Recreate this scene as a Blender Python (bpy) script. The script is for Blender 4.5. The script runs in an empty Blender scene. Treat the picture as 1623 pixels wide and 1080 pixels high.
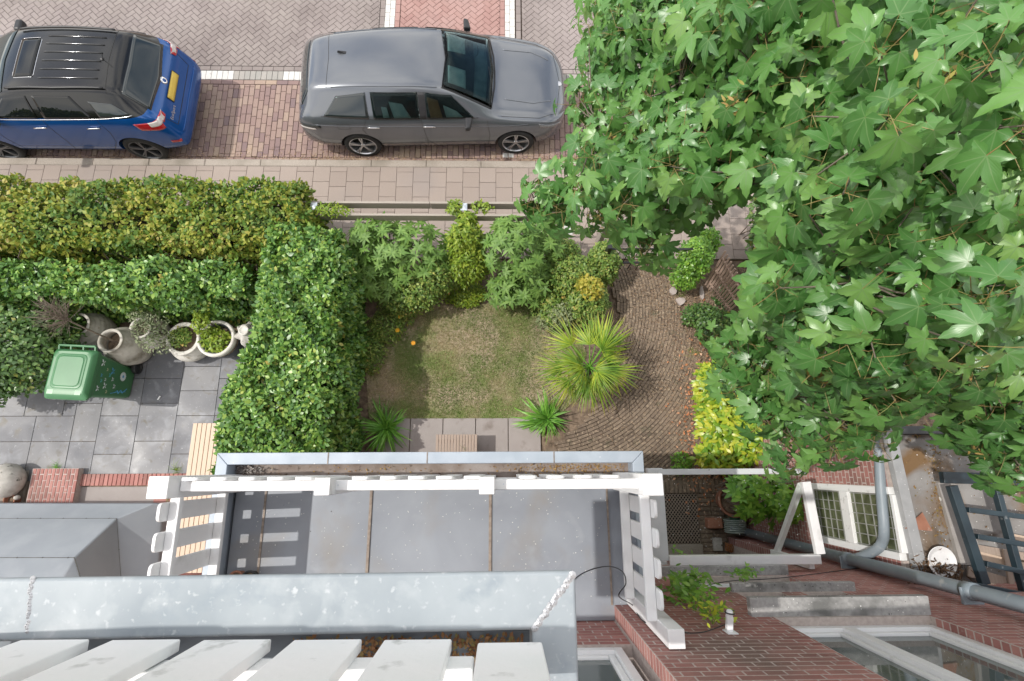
import bpy, math, random
import numpy as np
from mathutils import Vector, Matrix
from mathutils.bvhtree import BVHTree
random.seed(7); rng = np.random.default_rng(7)
S = bpy.context.scene
COL = S.collection
R_ = math.radians
# ------------------------------------------------------------------ camera
CAM_H = 8.43; F = 820.0
nv = np.array([-16.5, -202, -F]); nv /= np.linalg.norm(nv); Zc = -nv
Xc = np.array([40543., 17, -F]); Xc -= Xc.dot(Zc)*Zc; Xc /= np.linalg.norm(Xc)
Yc = np.cross(Zc, Xc)
RM = np.array([Xc, Yc, Zc])
CP = np.array([0, 0, CAM_H])
cd = bpy.data.cameras.new('camera'); cam = bpy.data.objects.new('camera', cd); COL.objects.link(cam)
cd.sensor_fit = 'HORIZONTAL'; cd.sensor_width = 36; cd.lens = F*36/1623; cd.clip_start = .05; cd.clip_end = 600
mw = Matrix([list(r) for r in RM]).to_4x4(); mw.translation = Vector(CP); cam.matrix_world = mw
S.camera = cam
# survey helpers: where a sight line of the survey photo meets a height, a facade plane or a distance
def ray(px, py): return RM @ np.array([px-811.5, 540-py, -F])
def P(px, py, z): d = ray(px, py); return CP + d*(z-CAM_H)/d[2]
def PY(px, py, y): d = ray(px, py); return CP + d*y/d[1]
def PX(px, py, x): d = ray(px, py); return CP + d*x/d[0]
def PD(px, py, D): return CP + ray(px, py)*D/F
# ------------------------------------------------------------------ world, sun, exposure
SUN_EL, SUN_DIR = 56, Vector((1, .03, -math.tan(R_(56))))
w = bpy.data.worlds.new("World"); S.world = w; w.use_nodes = True
nt = w.node_tree; bg = nt.nodes['Background']
sky = nt.nodes.new('ShaderNodeTexSky'); sky.sky_type = 'NISHITA'; sky.sun_disc = False
sky.sun_elevation = R_(SUN_EL); sky.sun_rotation = R_(-93); sky.air_density = 1.0; sky.dust_density = 2.0
tc = nt.nodes.new('ShaderNodeTexCoord'); no = nt.nodes.new('ShaderNodeTexNoise')
no.inputs['Scale'].default_value = 2.6; no.inputs['Detail'].default_value = 6
cr = nt.nodes.new('ShaderNodeValToRGB'); cr.color_ramp.elements[0].position = .36; cr.color_ramp.elements[1].position = .60
mx = nt.nodes.new('ShaderNodeMix'); mx.data_type = 'RGBA'
nt.links.new(tc.outputs['Generated'], no.inputs['Vector']); nt.links.new(no.outputs['Fac'], cr.inputs['Fac'])
nt.links.new(cr.outputs['Color'], mx.inputs['Factor']); nt.links.new(sky.outputs['Color'], mx.inputs['A'])
mx.inputs['B'].default_value = (12.6, 12.1, 11.4, 1)
nt.links.new(mx.outputs['Result'], bg.inputs['Color']); bg.inputs['Strength'].default_value = .15
sl = bpy.data.lights.new('sun', 'SUN'); sun = bpy.data.objects.new('sun', sl); COL.objects.link(sun)
sl.energy = 2.6; sl.angle = R_(.6); sl.color = (1, .955, .89); sun.location = (-8, 0, 14)
sun.rotation_euler = SUN_DIR.to_track_quat('-Z', 'Y').to_euler()
S.view_settings.view_transform = 'Standard'; S.view_settings.look = 'None'
S.view_settings.exposure = .16; S.view_settings.gamma = 1
S.cycles.max_bounces = 8; S.cycles.use_denoising = True
# ------------------------------------------------------------------ materials
def C(r, g=None, b=None): return (r, r, r, 1) if g is None else (r, g, b, 1)
def M(name, cols, rough=.7, scale=6, detail=6, isl=0., bump=None, metal=0, transl=0, stain=None, spec=.5, coat=0,
      dist=0, specks=None, leaf=False, tip=None, rvar=0, patch=None, pos=None, stretch=None):
    m = bpy.data.materials.new(name); m.use_nodes = True
    t = m.node_tree; N = t.nodes; L = t.links; b = N['Principled BSDF']
    g = N.new('ShaderNodeNewGeometry')
    def noise(s, d=6, off=0, st=None):
        n = N.new('ShaderNodeTexNoise'); n.inputs['Scale'].default_value = s; n.inputs['Detail'].default_value = d
        n.inputs['Distortion'].default_value = dist
        mp = N.new('ShaderNodeMapping'); mp.inputs['Location'].default_value = (off, off*.7, off*.3)
        if st: mp.inputs['Scale'].default_value = st
        L.new(g.outputs['Position'], mp.inputs['Vector']); L.new(mp.outputs['Vector'], n.inputs['Vector'])
        return n.outputs['Fac']
    def mixc(f, a, bb):
        x = N.new('ShaderNodeMix'); x.data_type = 'RGBA'
        for s_, v in (('Factor', f), ('A', a), ('B', bb)):
            if isinstance(v, (tuple, float, int)): x.inputs[s_].default_value = v
            else: L.new(v, x.inputs[s_])
        return x.outputs['Result']
    def mr(v, a, bb, c=0, d=1):
        x = N.new('ShaderNodeMapRange'); x.inputs['From Min'].default_value = a; x.inputs['From Max'].default_value = bb
        x.inputs['To Min'].default_value = c; x.inputs['To Max'].default_value = d; L.new(v, x.inputs['Value'])
        return x.outputs['Result']
    fac = mr(noise(scale, detail, st=stretch), .28, .72)
    if isl:
        x = N.new('ShaderNodeMix'); x.data_type = 'FLOAT'; x.inputs['Factor'].default_value = isl
        L.new(fac, x.inputs['A']); L.new(g.outputs['Random Per Island'], x.inputs['B']); fac = x.outputs['Result']
    r = N.new('ShaderNodeValToRGB'); L.new(fac, r.inputs['Fac']); e = r.color_ramp.elements
    cols = [c if len(c) == 4 else (*c, 1) for c in cols]
    if len(cols) == 1: cols = [cols[0], cols[0]]
    ps = pos or [i/(len(cols)-1) for i in range(len(cols))]
    e[0].color = cols[0]; e[0].position = ps[0]; e[1].color = cols[-1]; e[1].position = ps[-1]
    for i in range(1, len(cols)-1): q = e.new(ps[i]); q.color = cols[i]
    col = r.outputs['Color']
    if patch:   # large soft patches of another colour: (colour, scale, lo, hi)
        for k, (pc, ps_, lo, hi) in enumerate(patch):
            col = mixc(mr(noise(ps_, 4, 3+5*k), lo, hi), col, (*pc, 1))
    if stain:
        for k, (sc_, ss, lo, hi) in enumerate(stain):
            col = mixc(mr(noise(ss, 8, 11+7*k), lo, hi), col, (*sc_, 1))
    if specks:  # (colour, scale, radius)
        for k, (sc_, ss, rad) in enumerate(specks):
            v = N.new('ShaderNodeTexVoronoi'); v.inputs['Scale'].default_value = ss
            mp = N.new('ShaderNodeMapping'); mp.inputs['Location'].default_value = (k*1.7, 0, 0)
            L.new(g.outputs['Position'], mp.inputs['Vector']); L.new(mp.outputs['Vector'], v.inputs['Vector'])
            w_ = N.new('ShaderNodeTexWhiteNoise'); w_.noise_dimensions = '3D'; L.new(v.outputs['Position'], w_.inputs['Vector'])
            rr = N.new('ShaderNodeMath'); rr.operation = 'MULTIPLY'; rr.inputs[1].default_value = rad; 
            pw = N.new('ShaderNodeMath'); pw.operation = 'POWER'; pw.inputs[1].default_value = 4; L.new(w_.outputs['Value'], pw.inputs[0]); L.new(pw.outputs[0], rr.inputs[0])
            lt = N.new('ShaderNodeMath'); lt.operation = 'LESS_THAN'; L.new(v.outputs['Distance'], lt.inputs[0]); L.new(rr.outputs[0], lt.inputs[1])
            col = mixc(lt.outputs[0], col, (*sc_, 1))
    hgt = None
    if leaf or tip:
        uv = N.new('ShaderNodeUVMap'); sp = N.new('ShaderNodeSeparateXYZ'); L.new(uv.outputs['UV'], sp.inputs[0])
    if leaf:
        col = mixc(mr(sp.outputs['X'], .03, .10, .8, 0), col, (*leaf, 1))
        a1 = N.new('ShaderNodeMath'); a1.operation = 'MULTIPLY_ADD'; a1.inputs[1].default_value = -.55
        L.new(sp.outputs['X'], a1.inputs[0]); L.new(sp.outputs['Y'], a1.inputs[2])
        a2 = N.new('ShaderNodeMath'); a2.operation = 'MULTIPLY'; a2.inputs[1].default_value = 48; L.new(a1.outputs[0], a2.inputs[0])
        a3 = N.new('ShaderNodeMath'); a3.operation = 'SINE'; L.new(a2.outputs[0], a3.inputs[0]); hgt = a3.outputs[0]
    if tip: col = mixc(mr(sp.outputs['Y'], tip[1], tip[2]), col, (*tip[0], 1))
    L.new(col, b.inputs['Base Color'])
    if rvar: L.new(mr(noise(scale*.7, 5, 23), .3, .7, max(rough-rvar, .03), min(1, rough+rvar)), b.inputs['Roughness'])
    else: b.inputs['Roughness'].default_value = rough
    b.inputs['Metallic'].default_value = metal; b.inputs['Specular IOR Level'].default_value = spec
    if coat: b.inputs['Coat Weight'].default_value = coat; b.inputs['Coat Roughness'].default_value = .03
    if bump or hgt is not None:
        bp = N.new('ShaderNodeBump'); bp.inputs['Distance'].default_value = .01
        bp.inputs['Strength'].default_value = bump[1] if bump else .06
        L.new(hgt if hgt is not None else noise(bump[0], 6, 5), bp.inputs['Height']); L.new(bp.outputs['Normal'], b.inputs['Normal'])
    if transl:
        tr = N.new('ShaderNodeBsdfTranslucent'); L.new(col, tr.inputs['Color']); ms = N.new('ShaderNodeMixShader')
        ms.inputs[0].default_value = transl; L.new(b.outputs[0], ms.inputs[1]); L.new(tr.outputs[0], ms.inputs[2])
        L.new(ms.outputs[0], N['Material Output'].inputs['Surface'])
    return m
white = M('white_paint', [(.82, .83, .84), (.87, .87, .87)], .42, 9, bump=(60, .08), stain=[((.55, .55, .53), 5, .62, .8)])
white_old = M('weathered_white_paint', [(0.809, 0.832, 0.827), (0.860, 0.860, 0.860)], .5, 7, bump=(45, .15), stain=[((.45, .46, .44), 14, .62, .75)])
frame_grey = M('pale_grey_paint', [(.58, .61, .62), (.66, .69, .70)], .45, 8, specks=[((.1, .1, .1), 16, .12)])
zinc = M('zinc', [(.25, .29, .32), (.37, .41, .435)], .5, 5, dist=.15, rvar=.1, bump=(20, .05),
         stain=[((.42, .455, .475), 13, .54, .80), ((.47, .50, .52), 48, .60, .72), ((.21, .26, .30), 8, .58, .78)], stretch=(1, .7, 1), spec=.4)
zinc_clean = M('zinc_trim', [(.33, .385, .45), (.42, .475, .54)], .5, 6, rvar=.08, specks=[((.8, .8, .8), 24, .14)])
solder = M('solder_seam', [(.42, .43, .45), (.62, .62, .63)], .4, 60, bump=(70, .6), metal=.3)
zfloor = M('zinc_sheet_floor', [(.23, .25, .285), (.32, .345, .385)], .6, 2.2, dist=.4, rvar=.12, bump=(8, .05),
           stain=[((.27, .25, .225), 1.9, .54, .80), ((.33, .35, .385), 4.2, .60, .80)],
           specks=[((.10, .10, .11), 9, .08)])
gutter = M('gutter_dirt', [(.20, .15, .12), (.34, .29, .26)], .85, 8, bump=(50, .3), stain=[((.42, .38, .36), 3, .5, .7), ((.1, .07, .05), 20, .62, .72)])
membrane = M('grey_roof_membrane', [(.27, .295, .325), (.31, .335, .365)], .7, 3, bump=(180, .25), stain=[((.36, .38, .41), 2, .5, .8)])
road_m = M('street_brick', [(0.177, 0.147, 0.140), (0.235, 0.202, 0.190), (0.280, 0.246, 0.228)], .85, 1.2, isl=.35, bump=(70, .3), patch=[((.33, .285, .275), .5, .45, .75)])
red_m = M('red_street_brick', [(0.281, 0.157, 0.142), (0.340, 0.208, 0.185), (0.383, 0.246, 0.224)], .85, 1.5, isl=.4, bump=(70, .3), patch=[((.34, .235, .215), .8, .5, .8)])
wht_m = M('white_paving_brick', [(.52, .51, .49), (.66, .65, .62)], .8, 9, isl=.5, bump=(50, .2), stain=[((.4, .38, .35), 22, .6, .7)])
gry_m = M('grey_paving_brick', [(.27, .27, .25), (.38, .35, .32)], .85, 4, isl=.6, bump=(50, .3))
park_m = M('parking_brick', [(0.175, 0.129, 0.138), (0.248, 0.170, 0.156), (0.294, 0.207, 0.179), (0.313, 0.230, 0.193), (0.386, 0.294, 0.221)], .85, 2, isl=.8, bump=(55, .35))
tile_m = M('pavement_tile', [(0.298, 0.246, 0.214), (0.372, 0.312, 0.274)], .9, 60, isl=.45, bump=(160, .4), patch=[((.30, .26, .24), 1, .5, .8)])
kerb_m = M('kerb_concrete', [(.30, .26, .22), (.44, .39, .34)], .9, 60, bump=(120, .4), patch=[((.26, .23, .19), 2, .5, .7)])
sand_m = M('joint_sand', [(.10, .08, .07), (.22, .17, .13)], .95, 30, bump=(90, .4))
soil_m = M('garden_soil', [(.09, .065, .045), (.19, .14, .10), (.28, .21, .15)], .95, 14, bump=(50, .8), stain=[((.30, .23, .16), 25, .6, .7)])
lawn_m = M('dry_lawn_earth', [(.30, .24, .16), (.44, .36, .26)], .95, 26, bump=(60, .6), patch=[((.17, .21, .07), 1.6, .40, .58)])
slate_m = M('bluestone_slab', [(0.097, 0.101, 0.115), (0.152, 0.156, 0.170), (0.202, 0.202, 0.207)], .55, 2.2, dist=.5, isl=.65, rvar=.15, bump=(30, .15),
            stain=[((.25, .26, .28), 5, .54, .80), ((.12, .11, .09), 7, .58, .74), ((.33, .34, .35), 26, .64, .74)])
slab_m = M('grey_garden_slab', [(.30, .27, .255), (.36, .33, .315)], .8, 5, isl=.4, bump=(70, .2), stain=[((.22, .19, .17), 4, .58, .75)])
path_m = M('path_brick', [(0.129, 0.097, 0.073), (0.190, 0.146, 0.107), (0.246, 0.194, 0.143)], .9, 3, isl=.6, bump=(60, .5), patch=[((.25, .19, .14), 1.1, .48, .66)], stain=[((.10, .10, .06), 6, .6, .75), ((.36, .28, .20), 22, .54, .66)])
brick_m = M('facade_brick', [(0.266, 0.117, 0.101), (0.384, 0.173, 0.151), (0.488, 0.249, 0.215)], .85, 5, isl=.65, bump=(90, .4), patch=[((.20, .13, .11), 1.5, .5, .75)], stain=[((.42, .31, .28), 28, .64, .74)])
mortar_m = M('mortar', [(.42, .35, .32), (.58, .51, .47)], .95, 30, bump=(90, .3))
stone_m = M('weathered_stone', [(0.287, 0.282, 0.276), (0.437, 0.431, 0.425)], .85, 30, bump=(60, .4), patch=[((.16, .16, .155), 4, .5, .7)], specks=[((.8, .8, .78), 55, .26), ((.05, .05, .05), 40, .2)])
deck_m = M('pale_timber', [(0.540, 0.411, 0.304), (0.670, 0.544, 0.428)], .65, 3, isl=.6, stretch=(18, 1.2, 18), bump=(40, .2), specks=[((.15, .08, .04), 9, .12)])
crate_m = M('weathered_timber', [(.33, .26, .21), (.45, .37, .31)], .8, 3, isl=.5, stretch=(20, 1.5, 20))
rail_m = M('silvered_timber', [(0.288, 0.257, 0.220), (0.416, 0.374, 0.327)], .85, 4, isl=.3, stretch=(1.2, 18, 18), bump=(40, .3))
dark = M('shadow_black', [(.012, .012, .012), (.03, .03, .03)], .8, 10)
blackp = M('black_plastic', [(.015, .016, .018), (.03, .03, .032)], .4, 12)
def glass(name, col, rough=.03, alpha=None, tr=0):
    m = bpy.data.materials.new(name); m.use_nodes = True; b = m.node_tree.nodes['Principled BSDF']
    b.inputs['Base Color'].default_value = (*col, 1); b.inputs['Roughness'].default_value = rough; b.inputs['IOR'].default_value = 1.5
    b.inputs['Specular IOR Level'].default_value = .8
    if alpha is not None: b.inputs['Alpha'].default_value = alpha
    if tr: b.inputs['Transmission Weight'].default_value = tr
    return m
car_glass = glass('tinted_car_glass', (.035, .055, .062), .02)
dark_glass = glass('dark_window_glass', (.02, .028, .03), .03); black_glass = glass('black_window_glass', (.006, .008, .009), .02)
black_glass.node_tree.nodes['Principled BSDF'].inputs['Specular IOR Level'].default_value = .45
clear_glass = bpy.data.materials.new('dusty_clear_glass'); clear_glass.use_nodes = True
_t = clear_glass.node_tree; _a = _t.nodes.new('ShaderNodeBsdfTransparent'); _g = _t.nodes.new('ShaderNodeBsdfGlossy'); _g.inputs['Roughness'].default_value = .08
_d = _t.nodes['Principled BSDF']; _d.inputs['Base Color'].default_value = (.35, .36, .33, 1); _m1 = _t.nodes.new('ShaderNodeMixShader'); _m2 = _t.nodes.new('ShaderNodeMixShader')
_m1.inputs[0].default_value = .0; _m2.inputs[0].default_value = .0; _a.inputs['Color'].default_value = (.95, .97, .96, 1)
_t.links.new(_a.outputs[0], _m1.inputs[1]); _t.links.new(_d.outputs[0], _m1.inputs[2]); _t.links.new(_m1.outputs[0], _m2.inputs[1]); _t.links.new(_g.outputs[0], _m2.inputs[2]); _t.links.new(_m2.outputs[0], _t.nodes['Material Output'].inputs['Surface'])
room_glass = glass('room_window_glass', (.10, .125, .12), .03)
leaded = M('leaded_pane', [(.05, .06, .03), (.16, .18, .10)], .12, 7, dist=1)
# ------------------------------------------------------------------ mesh helpers
def tag(o, label=None, cat=None, group=None, kind=None):
    if label: o['label'] = label
    if cat: o['category'] = cat
    if group: o['group'] = group
    if kind: o['kind'] = kind
    return o
def empty(name, loc, label=None, cat=None, group=None):
    o = bpy.data.objects.new(name, None); COL.objects.link(o); o.location = Vector([float(x) for x in loc]); o.empty_display_size = .2
    return tag(o, label, cat, group)
def raw(name, V, Fc, mats, parent=None, smooth=False, mi=None, uv=None, uvc=None):
    V = np.asarray(V, dtype=np.float32)
    if parent is not None:
        off = np.array(parent.location) if parent.parent is None else np.array(parent.location)+np.array(parent.parent.location)
    else: off = np.array([(V[:, 0].min()+V[:, 0].max())/2, (V[:, 1].min()+V[:, 1].max())/2, V[:, 2].min()])
    me = bpy.data.meshes.new(name)
    if isinstance(Fc, np.ndarray):
        n, k = Fc.shape; me.vertices.add(len(V)); me.vertices.foreach_set('co', (V-off).astype(np.float32).ravel())
        me.loops.add(n*k); me.loops.foreach_set('vertex_index', Fc.astype(np.int32).ravel())
        me.polygons.add(n); me.polygons.foreach_set('loop_start', np.arange(0, n*k, k, dtype=np.int32))
        me.polygons.foreach_set('loop_total', np.full(n, k, dtype=np.int32)); me.update(calc_edges=True)
        if uv is not None:
            l = me.uv_layers.new(name='UVMap'); l.data.foreach_set('uv', uv[Fc.ravel()].astype(np.float32).ravel())
    else: me.from_pydata([tuple(map(float, v)) for v in (V-off)], [], Fc)
    if not isinstance(mats, (list, tuple)): mats = [mats]
    for m in mats: me.materials.append(m)
    if mi is not None and len(mats) > 1: me.polygons.foreach_set('material_index', np.array(mi, dtype=np.int32))
    if smooth: me.polygons.foreach_set('use_smooth', np.ones(len(me.polygons), dtype=bool))
    o = bpy.data.objects.new(name, me); COL.objects.link(o)
    if parent is not None: o.parent = parent
    else: o.location = Vector([float(x) for x in off])
    return o
def frame(d):
    d = Vector(d).normalized(); a = Vector((0, 0, 1)) if abs(d.z) < .95 else Vector((1, 0, 0))
    u = d.cross(a).normalized(); return u, d.cross(u).normalized(), d
class MB:
    def __init__(s): s.v = []; s.f = []; s.m = []
    def add(s, vs, fs, mi=0):
        k = len(s.v); s.v += [tuple(map(float, x)) for x in vs]; s.f += [tuple(i+k for i in f) for f in fs]; s.m += [mi]*len(fs); return s
    def box(s, a, b, mi=0):
        x0, x1 = sorted((a[0], b[0])); y0, y1 = sorted((a[1], b[1])); z0, z1 = sorted((a[2], b[2]))
        return s.add([(x0, y0, z0), (x1, y0, z0), (x1, y1, z0), (x0, y1, z0), (x0, y0, z1), (x1, y0, z1), (x1, y1, z1), (x0, y1, z1)],
                     [(3, 2, 1, 0), (4, 5, 6, 7), (0, 1, 5, 4), (1, 2, 6, 5), (2, 3, 7, 6), (3, 0, 4, 7)], mi)
    def bar(s, p, q, w_, h, up=(0, 0, 1), mi=0):
        p = Vector([float(x) for x in p]); q = Vector([float(x) for x in q]); d = (q-p).normalized(); up = Vector(up)
        u = d.cross(up).normalized(); v = u.cross(d).normalized(); vs = []
        for c in (p, q):
            for a, b in ((-1, -1), (1, -1), (1, 1), (-1, 1)): vs.append(c+u*w_/2*a+v*h/2*b)
        return s.add(vs, [(0, 1, 2, 3), (7, 6, 5, 4), (0, 4, 5, 1), (1, 5, 6, 2), (2, 6, 7, 3), (3, 7, 4, 0)], mi)
    def tube(s, pts, r, n=8, mi=0, cap=True):
        pts = [Vector([float(x) for x in p]) for p in pts]; rs = r if isinstance(r, (list, tuple)) else [r]*len(pts)
        vs = []; u = None
        for i, p in enumerate(pts):
            d = (pts[min(i+1, len(pts)-1)]-pts[max(i-1, 0)]).normalized()
            if u is None: u, v, _ = frame(d)
            else:
                u = (u-d*u.dot(d)); u = u.normalized() if u.length > 1e-4 else frame(d)[0]; v = d.cross(u).normalized()
            for k in range(n):
                a = 2*math.pi*k/n; vs.append(p+(u*math.cos(a)+v*math.sin(a))*rs[i])
        fs = []
        for i in range(len(pts)-1):
            for k in range(n): fs.append((i*n+k, i*n+(k+1) % n, (i+1)*n+(k+1) % n, (i+1)*n+k))
        if cap: fs += [tuple(range(n))[::-1], tuple((len(pts)-1)*n+k for k in range(n))]
        return s.add(vs, fs, mi)
    def lathe(s, c, prof, n=28, mi=0, axis=(0, 0, 1), cap=False):
        u, v, d = frame(axis) if tuple(axis) != (0, 0, 1) else (Vector((1, 0, 0)), Vector((0, 1, 0)), Vector((0, 0, 1)))
        c = Vector([float(x) for x in c]); vs = []
        for r, z in prof:
            for k in range(n):
                a = 2*math.pi*k/n; vs.append(c+(u*math.cos(a)+v*math.sin(a))*r+d*z)
        fs = [(i*n+k, i*n+(k+1) % n, (i+1)*n+(k+1) % n, (i+1)*n+k) for i in range(len(prof)-1) for k in range(n)]
        if cap: fs += [tuple(range(n))[::-1], tuple((len(prof)-1)*n+k for k in range(n))]
        return s.add(vs, fs, mi)
    def prism(s, poly, z0, z1, mi=0):
        n = len(poly)
        return s.add([(x, y, z0) for x, y in poly]+[(x, y, z1) for x, y in poly],
                     [tuple(range(n))[::-1], tuple(range(n, 2*n))]+[(i, (i+1) % n, n+(i+1) % n, n+i) for i in range(n)], mi)
    def build(s, name, mats, parent=None, smooth=False, bevel=0, seg=2):
        o = raw(name, s.v, s.f, mats, parent, smooth, s.m)
        if bevel:
            b = o.modifiers.new('bevel', 'BEVEL'); b.width = bevel; b.segments = seg; b.limit_method = 'ANGLE'; b.angle_limit = R_(40)
            o.data.polygons.foreach_set('use_smooth', np.ones(len(o.data.polygons), dtype=bool))
            wn = o.modifiers.new('wn', 'WEIGHTED_NORMAL'); wn.keep_sharp = True
        return o
def dup(o, off, parent=None, name=None):
    c = o.copy(); COL.objects.link(c); c.location = o.location+Vector([float(x) for x in off]); c.parent = parent or o.parent
    return c
def smooth_by_angle(o):
    o.data.polygons.foreach_set('use_smooth', np.ones(len(o.data.polygons), dtype=bool))
# paving: chamfered blocks laid in a plane
def clip(poly, planes):
    for (a, b, c) in planes:       # keep a*x+b*y+c>=0
        out = []; n = len(poly)
        for i in range(n):
            p, q = poly[i], poly[(i+1) % n]; dp = a*p[0]+b*p[1]+c; dq = a*q[0]+b*q[1]+c
            if dp >= 0: out.append(p)
            if (dp >= 0) != (dq >= 0): t = dp/(dp-dq); out.append((p[0]+(q[0]-p[0])*t, p[1]+(q[1]-p[1])*t))
        poly = out
        if len(poly) < 3: return None
    return poly
def rect_planes(x0, x1, y0, y1): return [(1, 0, -x0), (-1, 0, x1), (0, 1, -y0), (0, -1, y1)]
def parea(p): return .5*abs(sum(p[i][0]*p[(i+1) % len(p)][1]-p[(i+1) % len(p)][0]*p[i][1] for i in range(len(p))))
def block(mb, poly, O, U, V, N, h, gap=.003, ch=.004, mi=0, tilt=.0015):
    if poly is None or parea(poly) < 4e-4: return
    poly = [p for i, p in enumerate(poly) if math.hypot(p[0]-poly[i-1][0], p[1]-poly[i-1][1]) > .012]
    if len(poly) < 3: return
    cx = sum(p[0] for p in poly)/len(poly); cy = sum(p[1] for p in poly)/len(poly); n = len(poly)
    ccw = sum(poly[i][0]*poly[(i+1) % n][1]-poly[(i+1) % n][0]*poly[i][1] for i in range(n)) > 0
    def ins(d):
        out = []
        for i in range(n):
            p0, p, p1 = poly[i-1], poly[i], poly[(i+1) % n]; e0 = (p[0]-p0[0], p[1]-p0[1]); e1 = (p1[0]-p[0], p1[1]-p[1])
            l0 = math.hypot(*e0) or 1e-9; l1 = math.hypot(*e1) or 1e-9; sg = 1 if ccw else -1
            n0 = (-e0[1]/l0*sg, e0[0]/l0*sg); n1 = (-e1[1]/l1*sg, e1[0]/l1*sg); k = 1+n0[0]*n1[0]+n0[1]*n1[1]; k = max(k, .35)
            q = (p[0]+(n0[0]+n1[0])/k*d, p[1]+(n0[1]+n1[1])/k*d); out.append(q)
        return out
    a, b = ins(gap), ins(gap+ch); tx, ty, tz = random.uniform(-1, 1)*tilt*4, random.uniform(-1, 1)*tilt*4, random.uniform(-1, 1)*tilt
    W = lambda x, y, z: (O[0]+U[0]*x+V[0]*y+N[0]*z, O[1]+U[1]*x+V[1]*y+N[1]*z, O[2]+U[2]*x+V[2]*y+N[2]*z)
    zz = lambda x, y, z: z+tz+(x-cx)*tx+(y-cy)*ty
    vs = [W(x, y, 0) for x, y in a]+[W(x, y, zz(x, y, h-ch)) for x, y in a]+[W(x, y, zz(x, y, h)) for x, y in b]
    fs = [(i, (i+1) % n, n+(i+1) % n, n+i) for i in range(n)]+[(n+i, n+(i+1) % n, 2*n+(i+1) % n, 2*n+i) for i in range(n)]+[tuple(range(2*n, 3*n))]
    mb.add(vs, fs, mi)
GX, GY, GZ = (1, 0, 0), (0, 1, 0), (0, 0, 1)
def rectp(x0, y0, x1, y1): return [(x0, y0), (x1, y0), (x1, y1), (x0, y1)]
def herring(mb, x0, x1, y0, y1, z, h, mi=0, u=.1):
    cs = math.sqrt(.5); pl = rect_planes(x0, x1, y0, y1); n = int((abs(x1-x0)+abs(y1-y0))/u)+8; mx_, my_ = (x0+x1)/2, (y0+y1)/2
    for a in range(-n, n):
        for b in range(-n, n):
            k = (a-b) % 4
            if k == 0: r = (a, b, a+2, b+1)
            elif k == 3: r = (a, b, a+1, b+2)
            else: continue
            c = [((p-q)*cs*u+mx_, (p+q)*cs*u+my_) for p, q in rectp(*r)]
            if max(x for x, y in c) < x0 or min(x for x, y in c) > x1 or max(y for x, y in c) < y0 or min(y for x, y in c) > y1: continue
            block(mb, clip(c, pl), (0, 0, z), GX, GY, GZ, h, mi=mi)
# ------------------------------------------------------------------ ground and street
struct = lambda o: tag(o, kind='structure')
struct(MB().add([(-200, -200, -.14), (200, -200, -.14), (200, 200, -.14), (-200, 200, -.14)], [(0, 1, 2, 3)]).build('ground', sand_m))
RZ = -.13; RH = .035
mb = MB()
XL, XR, YT = -10.6, 4.6, 10.3
herring(mb, XL, -2.43, 7.56, YT, RZ, RH); herring(mb, -2.02, -.03, 7.56, YT, RZ, RH, 1); herring(mb, .41, XR, 7.56, YT, RZ, RH)
y = 7.46
while y < YT:
    for x, mi in ((-2.425, 0), (-2.325, 2), (-2.225, 2), (-2.125, 1), (-.03, 1), (.07, 2), (.17, 2), (.29, 0)):
        block(mb, rectp(x, y+(.1 if int(x*100) % 20 > 9 else 0), x+.1, y+.2+(.1 if int(x*100) % 20 > 9 else 0)), (0, 0, RZ), GX, GY, GZ, RH, mi=mi)
    y += .2
x = XL
while x < XR:
    if not (-2.43 < x < .3): block(mb, rectp(x, 7.455, x+.2, 7.555), (0, 0, RZ), GX, GY, GZ, RH)
    x += .2
o = struct(mb.build('road', [road_m, red_m, wht_m]))
mb = MB(); x = XL; k = 0
while x < XR:
    u = (x+5.66) % 2.52
    block(mb, rectp(x, 7.25, x+.105, 7.45), (0, 0, RZ), GX, GY, GZ, RH, mi=1 if x < -5.15 or -4.22 < x < .9 else 2)
    x += .105
x = XL
while x < XR: block(mb, rectp(x, 7.145, x+.21, 7.245), (0, 0, RZ), GX, GY, GZ, RH, mi=0); x += .21
x = XL
while x < XR:
    off = random.choice((0, .05, .1, .15)); y = 7.14
    while y > 5.6:
        y2 = max(5.58, y-(.2 if y < 7.14 else .05+off)); block(mb, rectp(x, y2, x+.097, y), (0, 0, RZ), GX, GY, GZ, RH, mi=0); y = y2
    x += .1
x = XL
while x < XR: block(mb, rectp(x, 5.49, x+.2, 5.575), (0, 0, RZ), GX, GY, GZ, RH, mi=0); x += .203
for x in (.02, .13): block(mb, rectp(x, 5.60, x+.1, 5.70), (0, 0, RZ+.004), GX, GY, GZ, RH+.003, mi=1)
struct(mb.build('parking_strip', [park_m, wht_m, gry_m]))
mb = MB(); x = XL+.23
while x < XR: block(mb, rectp(x, 5.335, x+1.0, 5.48), (0, 0, -.13), GX, GY, GZ, .128, gap=.002, ch=.012, tilt=.0005); x += 1.0
struct(mb.build('kerb', kerb_m))
mb = MB(); x = XL; k = 0
while x < XR+4:
    y = 5.33-(.10 if k % 2 else .0); 
    if k % 2: block(mb, rectp(x, 5.23, x+.3, 5.33), (0, 0, -.05), GX, GY, GZ, .05, gap=.002, ch=.004)
    while y > 3.6: block(mb, rectp(x, max(y-.3, 3.55), x+.3, y), (0, 0, -.05), GX, GY, GZ, .05, gap=.0022, ch=.004); y -= .3
    x += .3; k += 1
c = P(895, 362, .004)
block(mb, rectp(c[0]-.13, c[1]-.13, c[0]+.14, c[1]+.14), (0, 0, 0), GX, GY, GZ, .006, mi=1)
struct(mb.build('pavement', [tile_m, wht_m]))
struct(MB().box((XL, -12, -.135), (12, 5.33, -.055)).build('sand_bed', sand_m))
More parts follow.
